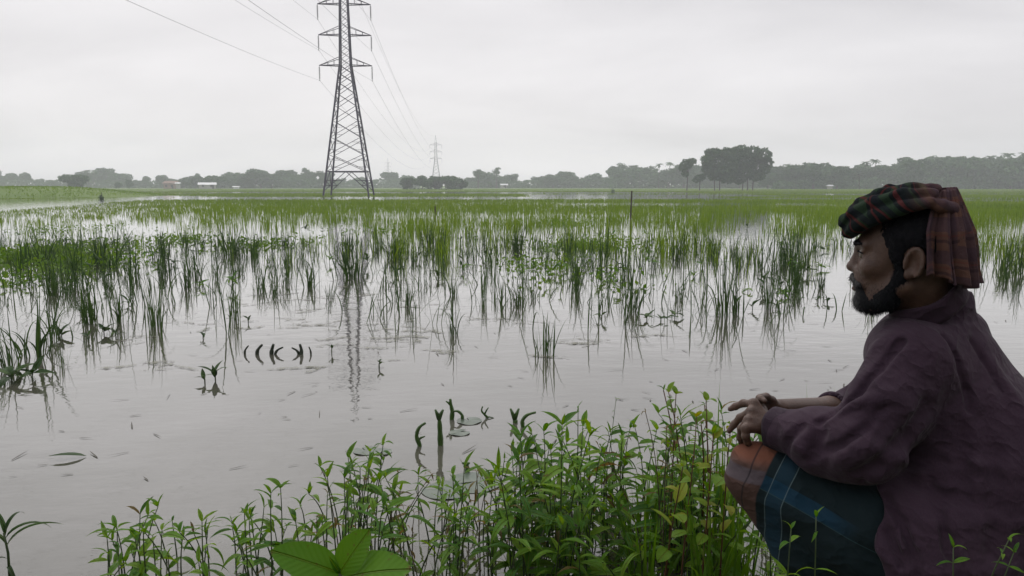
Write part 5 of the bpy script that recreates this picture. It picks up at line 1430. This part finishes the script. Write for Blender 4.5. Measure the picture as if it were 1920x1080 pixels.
    sl, X, Y, Z = v.sub(HO - 0.2, HO + 0.2)
    lx = (X-HO[0])*HF[0] + (Y-HO[1])*HF[1] + (Z-HO[2])*HF[2]; lz = (X-HO[0])*HU[0] + (Y-HO[1])*HU[1] + (Z-HO[2])*HU[2]
    cut = np.maximum(lx - 0.035 - 0.35 * (lz - 0.04), np.maximum(-(lz + 0.005 + 1.2 * np.maximum(-lx - 0.03, 0) * 0.6), -lz - 0.055))
    v.v[sl] = np.maximum(v.v[sl], cut)
    for s in (-1, 1):
        v.ell(hd(-0.020, s*0.080, 0.003), (0.024, 0.03, 0.034), 0.004, 'sub', HR3)
        c_((0.012, s*0.070, 0.05), (0.012, s*0.066, 0.01), 0.011, 0.009, 0.01)
    hairy(v, 'hair', M['hair'], 2600, 0.009, lambda l: np.outer(np.ones(len(l)), -HF * 0.4 - HU * 0.8))
    v = Vol(HO + np.array((-0.16, -0.1, -0.02)), HO + np.array((0.02, 0.12, 0.12)), 0.0022)
    for s in (-1, 1):
        v.chain([hd(0.0945, s*0.012, 0.0405), hd(0.0905, s*0.028, 0.0455), hd(0.079, s*0.050, 0.0425)], [0.0042, 0.0046, 0.003], 0.004)
    hairy(v, 'eyebrow', M['hair'], 700, 0.007, lambda l: np.outer(np.ones(len(l)), -HF * 0.6 - HU * 0.1), 0.25)
    v = Vol(HO + np.array((-0.16, -0.1, -0.02)), HO + np.array((0.02, 0.12, 0.12)), 0.0016)
    for s in (-1, 1):
        v.chain([hd(0.0845, s*0.0215, 0.0225), hd(0.0872, s*0.034, 0.0262), hd(0.0780, s*0.0485, 0.0225)], [0.0014, 0.0020, 0.0016], 0.002)
    V, F = v.mesh(); add('eyelash', V, F, M['hair'], attrs={'loc': V})
    # ---------------- headcloth: wrapped folds over the crown, tail down the back
    v = Vol(HO - np.array((0.19, 0.19, 0.06)), HO + np.array((0.19, 0.19, 0.20)), 0.0025)
    e((-0.004, 0, 0.048), (0.100, 0.086, 0.094), 0.0)
    sl, X, Y, Z = v.sub(HO - 0.2, HO + 0.2)
    lx = (X-HO[0])*HF[0] + (Y-HO[1])*HF[1] + (Z-HO[2])*HF[2]; lz = (X-HO[0])*HU[0] + (Y-HO[1])*HU[1] + (Z-HO[2])*HU[2]
    v.v[sl] = np.maximum(v.v[sl], -(lz - np.interp(lx, [-0.12, -0.05, 0.01, 0.06, 0.11], [0.075, 0.112, 0.100, 0.082, 0.062]).astype(np.float32)))
    def roll(pts, r, flat=1.0):
        pts = [hd(*p) for p in pts]; v.chain(pts, [r * q for q in np.interp(np.linspace(0, 1, len(pts)), [0, .25, .75, 1], [.7, 1, 1, .7])], 0.006)
    for s in (-1, 1):
        roll([(0.108, 0, 0.066), (0.104, s*0.030, 0.068), (0.085, s*0.062, 0.080), (0.050, s*0.083, 0.098), (0.005, s*0.088, 0.112), (-0.045, s*0.082, 0.122)], 0.0155)
        roll([(0.116, 0, 0.088), (0.110, s*0.028, 0.090), (0.088, s*0.055, 0.106), (0.050, s*0.070, 0.124), (0.000, s*0.070, 0.136), (-0.050, s*0.062, 0.138)], 0.0165)
        roll([(0.100, s*0.010, 0.112), (0.080, s*0.034, 0.124), (0.040, s*0.044, 0.140), (-0.010, s*0.044, 0.147), (-0.055, s*0.036, 0.146)], 0.0150)
        roll([(-0.042, s*0.078, 0.118), (-0.064, s*0.064, 0.114), (-0.082, s*0.035, 0.106), (-0.088, 0, 0.102)], 0.013)
    roll([(0.095, 0.0, 0.112), (0.05, 0.012, 0.140), (0.0, 0.006, 0.147), (-0.045, 0.0, 0.142), (-0.075, 0, 0.126)], 0.013)
    roll([(0.045, 0.02, 0.145), (0.030, 0.01, 0.152), (0.012, 0.0, 0.148)], 0.010)
    V, F = v.mesh(); V = relax(V, F, 2, 0.4); Nn = vnormals(V, F); loc = (V - HO) @ HR3.T
    # fine diagonal creases
    cr = np.sin(loc[:, 0] * 150 + loc[:, 2] * 190 + 7 * vnoise3(loc[:, 0] * 30, loc[:, 1] * 30, loc[:, 2] * 30, 3))
    V = V + Nn * (0.0016 * cr * vnoise3(loc[:, 0] * 25, loc[:, 1] * 25, loc[:, 2] * 25, 9))[:, None]
    u = np.arctan2(loc[:, 1], loc[:, 0] + 0.01) * 0.11 + 0.032 * vnoise3(loc[:, 0] * 20, loc[:, 1] * 20, loc[:, 2] * 20, 2) + loc[:, 2] * 0.55
    w_ = loc[:, 2] * 0.9 - loc[:, 0] * 0.75 + 0.030 * vnoise3(loc[:, 0] * 18, loc[:, 1] * 18, loc[:, 2] * 18, 4)
    wrap = add('headcloth', V, F, M['gamcha'], attrs={'cu': u, 'cw': w_, 'tone': sstep(0.0, -0.07, loc[:, 0])})
    # hanging tail
    def tail(a0, a1, top, bot0, bot1, rtop, rbot, ph, nm='headcloth_tail', nf=5, na=70, nt=44):
        VV = []; at_u = []; at_w = []
        for it in range(nt):
            t = it / (nt - 1)
            for ia in range(na):
                s = ia / (na - 1); a = a0 + (a1 - a0) * s
                bz = bot0 + (bot1 - bot0) * s + 0.006 * math.sin(9 * s + ph) + 0.003 * math.sin(23 * s)
                z = top + (bz - top) * t
                rr_ = rtop + (rbot - rtop) * (t ** 0.75)
                fold = (0.0015 + 0.0105 * t ** 0.8) * math.sin(2 * math.pi * nf * s + ph + 0.9 * math.sin(3 * t)) + 0.003 * math.sin(2 * math.pi * 2.3 * nf * s + 2 * t)
                sq = 0.45 + 0.55 * min(1, t * 2.2) ** 0.8                      # gathered at the knot
                x = -0.018 + (rr_ * 1.06 + fold) * math.cos(a) * sq + (1 - sq) * -0.055
                y = (rr_ * 0.88 + fold) * math.sin(a) * sq
                zz = z + 0.010 * (1 - sq) - 0.022 * t * t * 0
                VV.append(hd(x, y, zz)); at_u.append(s * abs(a1 - a0) * 0.115); at_w.append(t * (top - bot0))
        FF = [(i * na + j, i * na + j + 1, (i + 1) * na + j + 1, (i + 1) * na + j) for i in range(nt - 1) for j in range(na - 1)]
        o = add(nm, np.array(VV), np.array(FF), M['gamcha'], parent=wrap, attrs={'cu': np.array(at_u), 'cw': np.array(at_w), 'tone': np.ones(len(VV))})
        md = o.modifiers.new('thickness', 'SOLIDIFY'); md.thickness = 0.0022; md.offset = 0
        return o
    o1 = tail(R(102), R(160), 0.138, -0.026, -0.034, 0.092, 0.094, 0.4, nf=3)
    o2 = tail(R(128), R(255), 0.142, -0.047, -0.040, 0.084, 0.100, 2.2, nf=7)
    # ---------------- shirt
    s_ = Vol((0.44, 1.20, 0.30), (1.30, 2.06, 1.12), 0.0036)
    T3 = np.stack([TF, TL, UP])
    s_.ell(CH, (0.125, 0.178, 0.19), 0.0, 'add', T3)
    s_.ell(CH - TF * 0.032 + UP * 0.015, (0.112, 0.160, 0.165), 0.05, 'add', T3)              # rounded upper back
    s_.ell(BE - TF * 0.02, (0.155, 0.178, 0.22), 0.06, 'add', T3)
    s_.ell(HC + TF * 0.0 - UP * 0.03, (0.185, 0.205, 0.19), 0.06, 'add', T3)
    s_.cap(SL - TL * 0.02, SR + TL * 0.025, 0.072, 0.066, 0.05)
    s_.cap(NB + UP * 0.040 - TF * 0.004, CH, 0.070, 0.11, 0.045)
    s_.cap(SL - TL * 0.05 + UP * 0.012, SR + TL * 0.05 + UP * 0.012, 0.070, 0.070, 0.05)
    s_.ell(NB - UP * 0.06 + TF * 0.035 + TL * 0.04, (0.085, 0.10, 0.08), 0.05, 'add', T3)
    hemL = HIPL * 0.62 + KL * 0.38
    hv = Vol((0.44, 1.20, 0.30), (1.30, 2.06, 1.12), 0.0036)
    hv.chain([BE + TL * 0.05, HIPL * 0.80 + KL * 0.20 + UP * 0.012, HIPL * 0.5 + KL * 0.5], [0.150, 0.154, 0.128], 0.05)
    sl_, X_, Y_, Z_ = hv.sub(hv.lo, hv.lo + hv.n * hv.h)
    thd = (HIPL - KL) / np.linalg.norm(HIPL - KL); thd = thd + UP * 0.42; thd /= np.linalg.norm(thd)
    hp = HIPL * 0.60 + KL * 0.40
    wav = 0.008 * np.sin(X_ * 60 + Z_ * 45)
    hv.v = np.maximum(hv.v, -((X_ - hp[0]) * thd[0] + (Y_ - hp[1]) * thd[1] + (Z_ - hp[2]) * thd[2] + wav)).astype(np.float32)
    s_.put((slice(None),) * 3, hv.v, 0.02, 'add')
    s_.chain([SL, SL + (EL - SL) * 0.5, EL], [0.074, 0.070, 0.066], 0.035)
    s_.chain([EL, EL + (WL - EL) * 0.45, WL + (EL - WL) * 0.17], [0.066, 0.062, 0.047], 0.03)
    s_.ell(EL + (WL - EL) * 0.30 - UP * 0.022, (0.085, 0.06, 0.055), 0.03, 'add', T3)      # sleeve cloth sags below the forearm
    s_.chain([SR, SR + (ER - SR) * 0.5, ER], [0.068, 0.066, 0.062], 0.035)
    s_.chain([ER, ER + (WR - ER) * 0.30], [0.062, 0.050], 0.02)
    # open cuff and collar
    ax = (WL - EL) / np.linalg.norm(WL - EL)
    s_.cap(WL + (EL - WL) * 0.22, WL + ax * 0.06, 0.036, 0.040, 0.003, 'sub')
    axr = (WR - ER) / np.linalg.norm(WR - ER)
    s_.cap(ER + (WR - ER) * 0.30, ER + (WR - ER) * 0.6, 0.044, 0.05, 0.003, 'sub')
    s_.cap(NB + UP * 0.075, NB + UP * 0.16, 0.060, 0.064, 0.004, 'sub')
    # creases pressed into the cloth, traced on the side the photograph shows
    def crease(pts, r=0.010, depth=0.0045, k=0.016, op='sub'):
        H_ = []
        for px, py in pts:
            h = s_.hit(px, py)
            if h is not None:
                d = np.array(ray(px, py)); d /= np.linalg.norm(d)
                H_.append(h - d * (r - depth))
        if len(H_) > 1: s_.chain(H_, [r] * len(H_), k, op)
    crease([(1768, 628), (1782, 650), (1800, 690), (1812, 730), (1818, 770)], 0.0075, 0.009, 0.006)
    crease([(1822, 640), (1842, 672), (1862, 705), (1880, 735)], 0.0075, 0.007, 0.006)
    crease([(1690, 640), (1650, 690), (1610, 740), (1565, 775), (1535, 792)], 0.009, 0.010, 0.008)
    crease([(1660, 760), (1625, 800), (1580, 835), (1520, 850)], 0.009, 0.009, 0.008)
    crease([(1740, 760), (1700, 820), (1650, 870), (1610, 893)], 0.016, 0.011)
    crease([(1618, 905), (1640, 950), (1668, 1000), (1690, 1060)], 0.010, 0.012, 0.008)
    crease([(1660, 930), (1690, 980), (1712, 1040), (1722, 1078)], 0.009, 0.010, 0.008)
    crease([(1740, 900), (1760, 960), (1780, 1030), (1800, 1078)], 0.009, 0.009, 0.008)
    crease([(1700, 900), (1760, 930), (1830, 940)], 0.012, 0.004)
    crease([(1850, 780), (1860, 860), (1866, 950), (1870, 1040)], 0.014, 0.005)
    crease([(1800, 800), (1806, 860), (1800, 930)], 0.012, 0.004)
    crease([(1500, 800), (1480, 820), (1470, 850)], 0.008, 0.005)
    crease([(1540, 810), (1525, 835), (1520, 862)], 0.008, 0.004)
    V, F = s_.mesh(); V = relax(V, F, 2, 0.5); Nn = vnormals(V, F)
    a_, b_, c2 = (V - NB) @ TF, (V - NB) @ TL, (V - NB) @ UP
    arm = sstep(0.16, 0.20, b_)
    f1 = vnoise3(a_ * 16 + c2 * 3, b_ * 16 + c2 * 2, c2 * 5, 3) - 0.5
    f2 = vnoise3(a_ * 34 + c2 * 14, b_ * 30, c2 * 15 - b_ * 8, 6) - 0.5
    # long pulled folds down the back, slanting folds round the sleeve, crumples at elbow and waist
    nz = lambda fa, fb, fc, sd: vnoise3(a_ * fa, b_ * fb, c2 * fc, sd)
    ph = b_ * 42 + a_ * 26 + c2 * 10 + 5.0 * nz(5, 5, 4, 12)
    r1 = np.maximum(np.sin(ph), 0) ** 2.5 * sstep(0.35, 0.75, nz(6, 6, 3, 14))
    u1 = (EL - SL) / np.linalg.norm(EL - SL); sa = (V - SL) @ u1
    ph2 = sa * 60 - a_ * 34 + c2 * 8 + 5.5 * nz(8, 8, 8, 15)
    r2 = np.maximum(np.sin(ph2), 0) ** 2.5 * sstep(0.30, 0.7, nz(9, 9, 9, 16))
    ph3 = c2 * 75 + b_ * 30 - a_ * 22 + 6.0 * nz(9, 9, 9, 17)
    r3 = np.maximum(np.sin(ph3), 0) ** 3 * sstep(0.45, 0.8, nz(7, 7, 7, 18))
    V = V + Nn * (0.009 * f1 + 0.003 * f2 + 0.0085 * r1 * (1 - arm * .8) + 0.0075 * r2 * (0.25 + arm * .75) + 0.0045 * r3)[:, None]
    shirt = add('shirt', V, F, M['shirt'])
    # collar band, turned down at the back
    def ringband(C, A1, A2, U, r1, r2, h, tilt, name, mat, parent, seg=48, gap=0.0, flare=0.0, thick=0.0035):
        VV = []; rows = 7
        for i in range(rows):
            t = i / (rows - 1)
            for j in range(seg):
                a = 2 * math.pi * j / seg
                rr_ = 1 + flare * t
                VV.append(C + A1 * (r1 * rr_ * math.cos(a)) + A2 * (r2 * rr_ * math.sin(a)) + U * (h * (t - 0.5) + tilt * math.cos(a) + 0.0015 * math.sin(5 * a)))
        FF = [(i*seg+j, i*seg+(j+1) % seg, (i+1)*seg+(j+1) % seg, (i+1)*seg+j) for i in range(rows-1) for j in range(seg)]
        o = add(name, np.array(VV), np.array(FF), mat, parent=parent)
        md = o.modifiers.new('thickness', 'SOLIDIFY'); md.thickness = thick; md.offset = 0
        return o
    NA = hd(-0.025, 0, -0.045); ND = NB - UP * 0.03 - TF * 0.01; nu_ = (NA - ND) / np.linalg.norm(NA - ND)
    n1_ = TF - nu_ * (TF @ nu_); n1_ /= np.linalg.norm(n1_); n2_ = np.cross(nu_, n1_)
    CC = ND + nu_ * 0.108
    ringband(CC, n1_, n2_, nu_, 0.0675, 0.0650, 0.050, -0.014, 'collar', M['shirt'], shirt)
    ringband(CC + nu_ * 0.002, n1_, n2_, nu_, 0.0780, 0.0750, 0.044, -0.016, 'collar_fold', M['shirt'], shirt, flare=-0.12)
    c1_ = UP - ax * (UP @ ax); c1_ /= np.linalg.norm(c1_); c2_ = np.cross(ax, c1_)
    ringband(WL + (EL - WL) * 0.155, c1_, c2_, ax, 0.0455, 0.041, 0.050, 0.0, 'cuff', M['cuff'], shirt, flare=0.05, thick=0.005)
    # ---------------- lungi: checked cloth over thighs and knees
    l = Vol((0.42, 1.28, 0.27), (1.20, 2.10, 0.80), 0.0040)
    l.chain([HIPL, HIPL + (KL - HIPL) * .5, KL], [0.135, 0.108, 0.071], 0.03)
    l.chain([HIPR, HIPR + (KR - HIPR) * .5, KR], [0.135, 0.108, 0.071], 0.03)
    l.chain([KL, KL + (AL - KL) * .5, AL + (KL - AL) * .18], [0.068, 0.061, 0.058], 0.025)
    l.chain([KR, KR + (AR - KR) * .5, AR + (KR - AR) * .18], [0.071, 0.066, 0.064], 0.03)
    l.cap((HIPL * .55 + AL * .45), (KL * .55 + AL * .45), 0.075, 0.04, 0.05)
    l.cap((KL + AL) / 2, (KR + AR) / 2, 0.03, 0.03, 0.05)
    V, F = l.mesh(); V = relax(V, F, 3, 0.5); Nn = vnormals(V, F)
    th = (HIPL - KL); tl = np.linalg.norm(th); th = th / tl
    e1 = UP - th * (UP @ th); e1 /= np.linalg.norm(e1); e2 = np.cross(th, e1)
    a_ = (V - KL) @ th; q1 = (V - KL) @ e1; q2 = (V - KL) @ e2
    V = V + Nn * (0.012 * (vnoise3(a_ * 7, q1 * 26, q2 * 26, 4) - 0.5) + 0.0035 * (vnoise3(a_ * 30, q1 * 40, q2 * 40, 8) - 0.5))[:, None]
    ang = np.arctan2(q1, np.where(np.abs(q2) < 1e-5, 1e-5, -q2 if (e2 @ HL) < 0 else q2))
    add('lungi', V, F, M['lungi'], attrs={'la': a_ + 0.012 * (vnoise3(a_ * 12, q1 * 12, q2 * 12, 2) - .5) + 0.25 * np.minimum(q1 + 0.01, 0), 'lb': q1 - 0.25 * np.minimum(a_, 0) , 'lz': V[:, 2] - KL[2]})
    return person

# ---- materials of the man
m, N, L, bs = new_mat('skin')
L.new(ramp(N, L, noise(N, L, 55, 5), [(0.3, (0.070, 0.036, 0.025)), (0.7, (0.112, 0.060, 0.041))]), bs.inputs['Base Color'])
setp(bs, Roughness=0.46, Subsurface_Weight=0.08, Subsurface_Scale=0.006)
hs_ = math_n(N, L, 'MULTIPLY_ADD', noise(N, L, 600, 3), 0.5, noise(N, L, 160, 4, rough=0.7))
L.new(bump(N, L, hs_, 0.0016), bs.inputs['Normal']); M['skin'] = m
m, N, L, bs = new_mat('eye')
a = N.new('ShaderNodeAttribute'); a.attribute_name = 'fwd'
L.new(ramp(N, L, a.outputs['Fac'], [(0.86, (0.16, 0.13, 0.11)), (0.89, (0.020, 0.012, 0.008))]), bs.inputs['Base Color']); setp(bs, Roughness=0.12); M['eye'] = m
def hair_mat(name, greyish):
    m, N, L, bs = new_mat(name)
    a = N.new('ShaderNodeAttribute'); a.attribute_name = 'loc'
    sp = N.new('ShaderNodeSeparateXYZ'); L.new(a.outputs['Vector'], sp.inputs[0])
    nz = noise(N, L, 90, 4)
    if greyish:   # grey at chin and moustache
        f = math_n(N, L, 'MULTIPLY_ADD', nz, 0.045, math_n(N, L, 'SUBTRACT', sp.outputs['X'], 0.022))
        col = ramp(N, L, math_n(N, L, 'MULTIPLY', f, 9.0), [(0.42, (0.004, 0.005, 0.007)), (0.76, (0.020, 0.021, 0.024)), (0.97, (0.085, 0.083, 0.083))])
    else:
        col = ramp(N, L, nz, [(0.3, (0.0035, 0.004, 0.006)), (0.7, (0.008, 0.008, 0.011))])
    L.new(col, bs.inputs['Base Color']); setp(bs, Roughness=0.62, Specular_IOR_Level=0.12)
    L.new(bump(N, L, noise(N, L, 300, 3), 0.002), bs.inputs['Normal'])
    return m
M['beard'] = hair_mat('beard_hair', True); M['hair'] = hair_mat('black_hair', False)
def cloth_mat(name, c0, c1, scale=500, wr=0.0045):
    m, N, L, bs = new_mat(name)
    tc = N.new('ShaderNodeTexCoord'); mp = N.new('ShaderNodeMapping'); mp.inputs['Scale'].default_value = (1, 1, 0.06); L.new(tc.outputs['Object'], mp.inputs[0])
    slub = noise(N, L, 420, 3, vec=mp.outputs[0]); f = math_n(N, L, 'MULTIPLY_ADD', slub, 0.45, math_n(N, L, 'MULTIPLY', noise(N, L, 5, 5), 0.62))
    L.new(ramp(N, L, f, [(0.34, c0), (0.72, c1)]), bs.inputs['Base Color'])
    setp(bs, Roughness=0.85, Specular_IOR_Level=0.15, Sheen_Weight=0.05, Sheen_Roughness=0.5)
    # crumpled cotton: sharp ridged wrinkles running two ways, over a fine weave
    def ridged(rot, sc, sz, seed):
        m_ = N.new('ShaderNodeMapping'); m_.inputs['Rotation'].default_value = rot; m_.inputs['Scale'].default_value = (1, sc, 1); m_.inputs['Location'].default_value = (seed, seed, 0)
        L.new(tc.outputs['Object'], m_.inputs[0])
        n_ = noise(N, L, sz, 3, vec=m_.outputs[0], rough=0.45)
        return math_n(N, L, 'POWER', math_n(N, L, 'SUBTRACT', 1.0, math_n(N, L, 'MULTIPLY', math_n(N, L, 'ABSOLUTE', math_n(N, L, 'SUBTRACT', n_, 0.5)), 5.0)), 2.0)
    w1 = ridged((0.5, 0.35, 0.6), 0.28, 13, 3.0); w2 = ridged((1.2, -0.6, -0.4), 0.35, 22, 8.0)
    h = math_n(N, L, 'MULTIPLY_ADD', w2, 0.45, w1)
    h = math_n(N, L, 'MULTIPLY_ADD', noise(N, L, scale, 2), 0.06, h)
    L.new(bump(N, L, h, wr), bs.inputs['Normal'])
    return m
M['shirt'] = cloth_mat('purple_shirt', (0.030, 0.0170, 0.0290), (0.052, 0.0300, 0.0465))
M['cuff'] = cloth_mat('shirt_lining', (0.024, 0.015, 0.024), (0.042, 0.026, 0.040))
def stripes(N, L, val, period, pos, width, soft=0.0006):
    """1 inside a band centred at pos (mod period)"""
    x = math_n(N, L, 'SUBTRACT', val, pos - period / 2)
    x = math_n(N, L, 'FLOORED_MODULO', x, period)
    x = math_n(N, L, 'ABSOLUTE', math_n(N, L, 'SUBTRACT', x, period / 2))
    mr = N.new('ShaderNodeMapRange'); mr.inputs['From Min'].default_value = width / 2 + soft; mr.inputs['From Max'].default_value = width / 2 - soft
    L.new(x, mr.inputs['Value'])
    return mr.outputs[0]
def over(N, L, base, col, fac, amt=1.0):
    mx = N.new('ShaderNodeMix'); mx.data_type = 'RGBA'
    L.new(math_n(N, L, 'MULTIPLY', fac, amt), mx.inputs['Factor'])
    for k, v_ in (('A', base), ('B', col)):
        if hasattr(v_, 'links'): L.new(v_, mx.inputs[k])
        else: mx.inputs[k].default_value = (*v_, 1)
    return mx.outputs['Result']
def attr(N, name):
    a = N.new('ShaderNodeAttribute'); a.attribute_name = name; return a.outputs['Fac']
m, N, L, bs = new_mat('checked_headcloth')
u, w_, tone = attr(N, 'cu'), attr(N, 'cw'), attr(N, 'tone')
front = over(N, L, (0.008, 0.012, 0.013), (0.019, 0.036, 0.021), stripes(N, L, u, 0.055, 0.0, 0.026))
front = over(N, L, front, (0.010, 0.012, 0.018), stripes(N, L, w_, 0.044, 0.012, 0.012), 0.8)
front = over(N, L, front, (0.100, 0.022, 0.022), stripes(N, L, w_, 0.044, 0.0, 0.0050), 0.6)
front = over(N, L, front, (0.10, 0.022, 0.022), stripes(N, L, u, 0.055, 0.024, 0.004), 0.6)
back = over(N, L, (0.125, 0.066, 0.052), (0.082, 0.048, 0.052), stripes(N, L, w_, 0.062, 0.0, 0.026))
back = over(N, L, back, (0.070, 0.046, 0.062), stripes(N, L, u, 0.058, 0.0, 0.024), 0.6)
back = over(N, L, back, (0.16, 0.040, 0.035), stripes(N, L, w_, 0.062, 0.020, 0.004), 0.3)
back = over(N, L, back, (0.030, 0.020, 0.030), stripes(N, L, w_, 0.062, 0.031, 0.006), 0.5)
L.new(over(N, L, front, back, tone), bs.inputs['Base Color'])
setp(bs, Roughness=0.9, Specular_IOR_Level=0.1)
L.new(bump(N, L, math_n(N, L, 'MULTIPLY_ADD', noise(N, L, 500, 2), 0.15, noise(N, L, 48, 4, rough=0.6)), 0.0045), bs.inputs['Normal']); M['gamcha'] = m
m, N, L, bs = new_mat('checked_lungi')
la, lb, lz = attr(N, 'la'), attr(N, 'lb'), attr(N, 'lz')
def gt(val, edge, soft=0.002):
    mr = N.new('ShaderNodeMapRange'); mr.inputs['From Min'].default_value = edge - soft; mr.inputs['From Max'].default_value = edge + soft
    L.new(val, mr.inputs['Value']); return mr.outputs[0]
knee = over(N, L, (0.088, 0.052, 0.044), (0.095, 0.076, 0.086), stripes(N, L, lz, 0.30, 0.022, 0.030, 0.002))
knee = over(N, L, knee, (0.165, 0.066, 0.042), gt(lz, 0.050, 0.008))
knee = over(N, L, knee, (0.020, 0.018, 0.022), stripes(N, L, la, 0.8, -0.022, 0.004), 0.7)
side = over(N, L, (0.010, 0.020, 0.024), (0.014, 0.048, 0.082), stripes(N, L, la, 0.9, 0.052, 0.034), 0.5)
band = math_n(N, L, 'MULTIPLY', stripes(N, L, lb, 0.30, 0.022, 0.030), math_n(N, L, 'SUBTRACT', 1.0, gt(la, 0.19, 0.03)))
side = over(N, L, side, (0.012, 0.056, 0.108), band, 0.55)
for p_ in (0.033, 0.071): side = over(N, L, side, (0.14, 0.20, 0.22), stripes(N, L, la, 0.9, p_, 0.0022, 0.0005), 0.6)
side = over(N, L, side, (0.05, 0.10, 0.11), stripes(N, L, lb, 0.30, 0.006, 0.002, 0.0005), 0.5)
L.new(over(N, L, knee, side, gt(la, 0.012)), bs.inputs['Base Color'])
setp(bs, Roughness=0.85, Specular_IOR_Level=0.15)
tc = N.new('ShaderNodeTexCoord'); m_ = N.new('ShaderNodeMapping'); m_.inputs['Rotation'].default_value = (0.2, 0.5, 0.9); m_.inputs['Scale'].default_value = (1, 0.25, 1); L.new(tc.outputs['Object'], m_.inputs[0])
n_ = noise(N, L, 16, 3, vec=m_.outputs[0], rough=0.45)
h = math_n(N, L, 'POWER', math_n(N, L, 'SUBTRACT', 1.0, math_n(N, L, 'MULTIPLY', math_n(N, L, 'ABSOLUTE', math_n(N, L, 'SUBTRACT', n_, 0.5)), 5.0)), 2.0)
h = math_n(N, L, 'MULTIPLY_ADD', noise(N, L, 500, 2), 0.06, h)
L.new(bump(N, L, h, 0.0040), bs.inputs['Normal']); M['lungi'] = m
PERSON = build_person()
# ------------------------------------------------------------------ humid air: one closed box of thin haze
hm = bpy.data.materials.new('haze'); hm.use_nodes = True
N, L = hm.node_tree.nodes, hm.node_tree.links
N.clear()
out = N.new('ShaderNodeOutputMaterial'); pv = N.new('ShaderNodeVolumePrincipled')
pv.inputs['Color'].default_value = (0.92, 0.955, 0.985, 1); pv.inputs['Density'].default_value = 0.0010; pv.inputs['Anisotropy'].default_value = 0.0
L.new(pv.outputs[0], out.inputs['Volume'])
mb = MB(); mb.box((-700, -700, -1.4), (700, 700, 40.0))
hz = mb.build('haze', hm); tag(hz, 'thin pale haze hanging over the whole field', 'haze', kind='stuff')
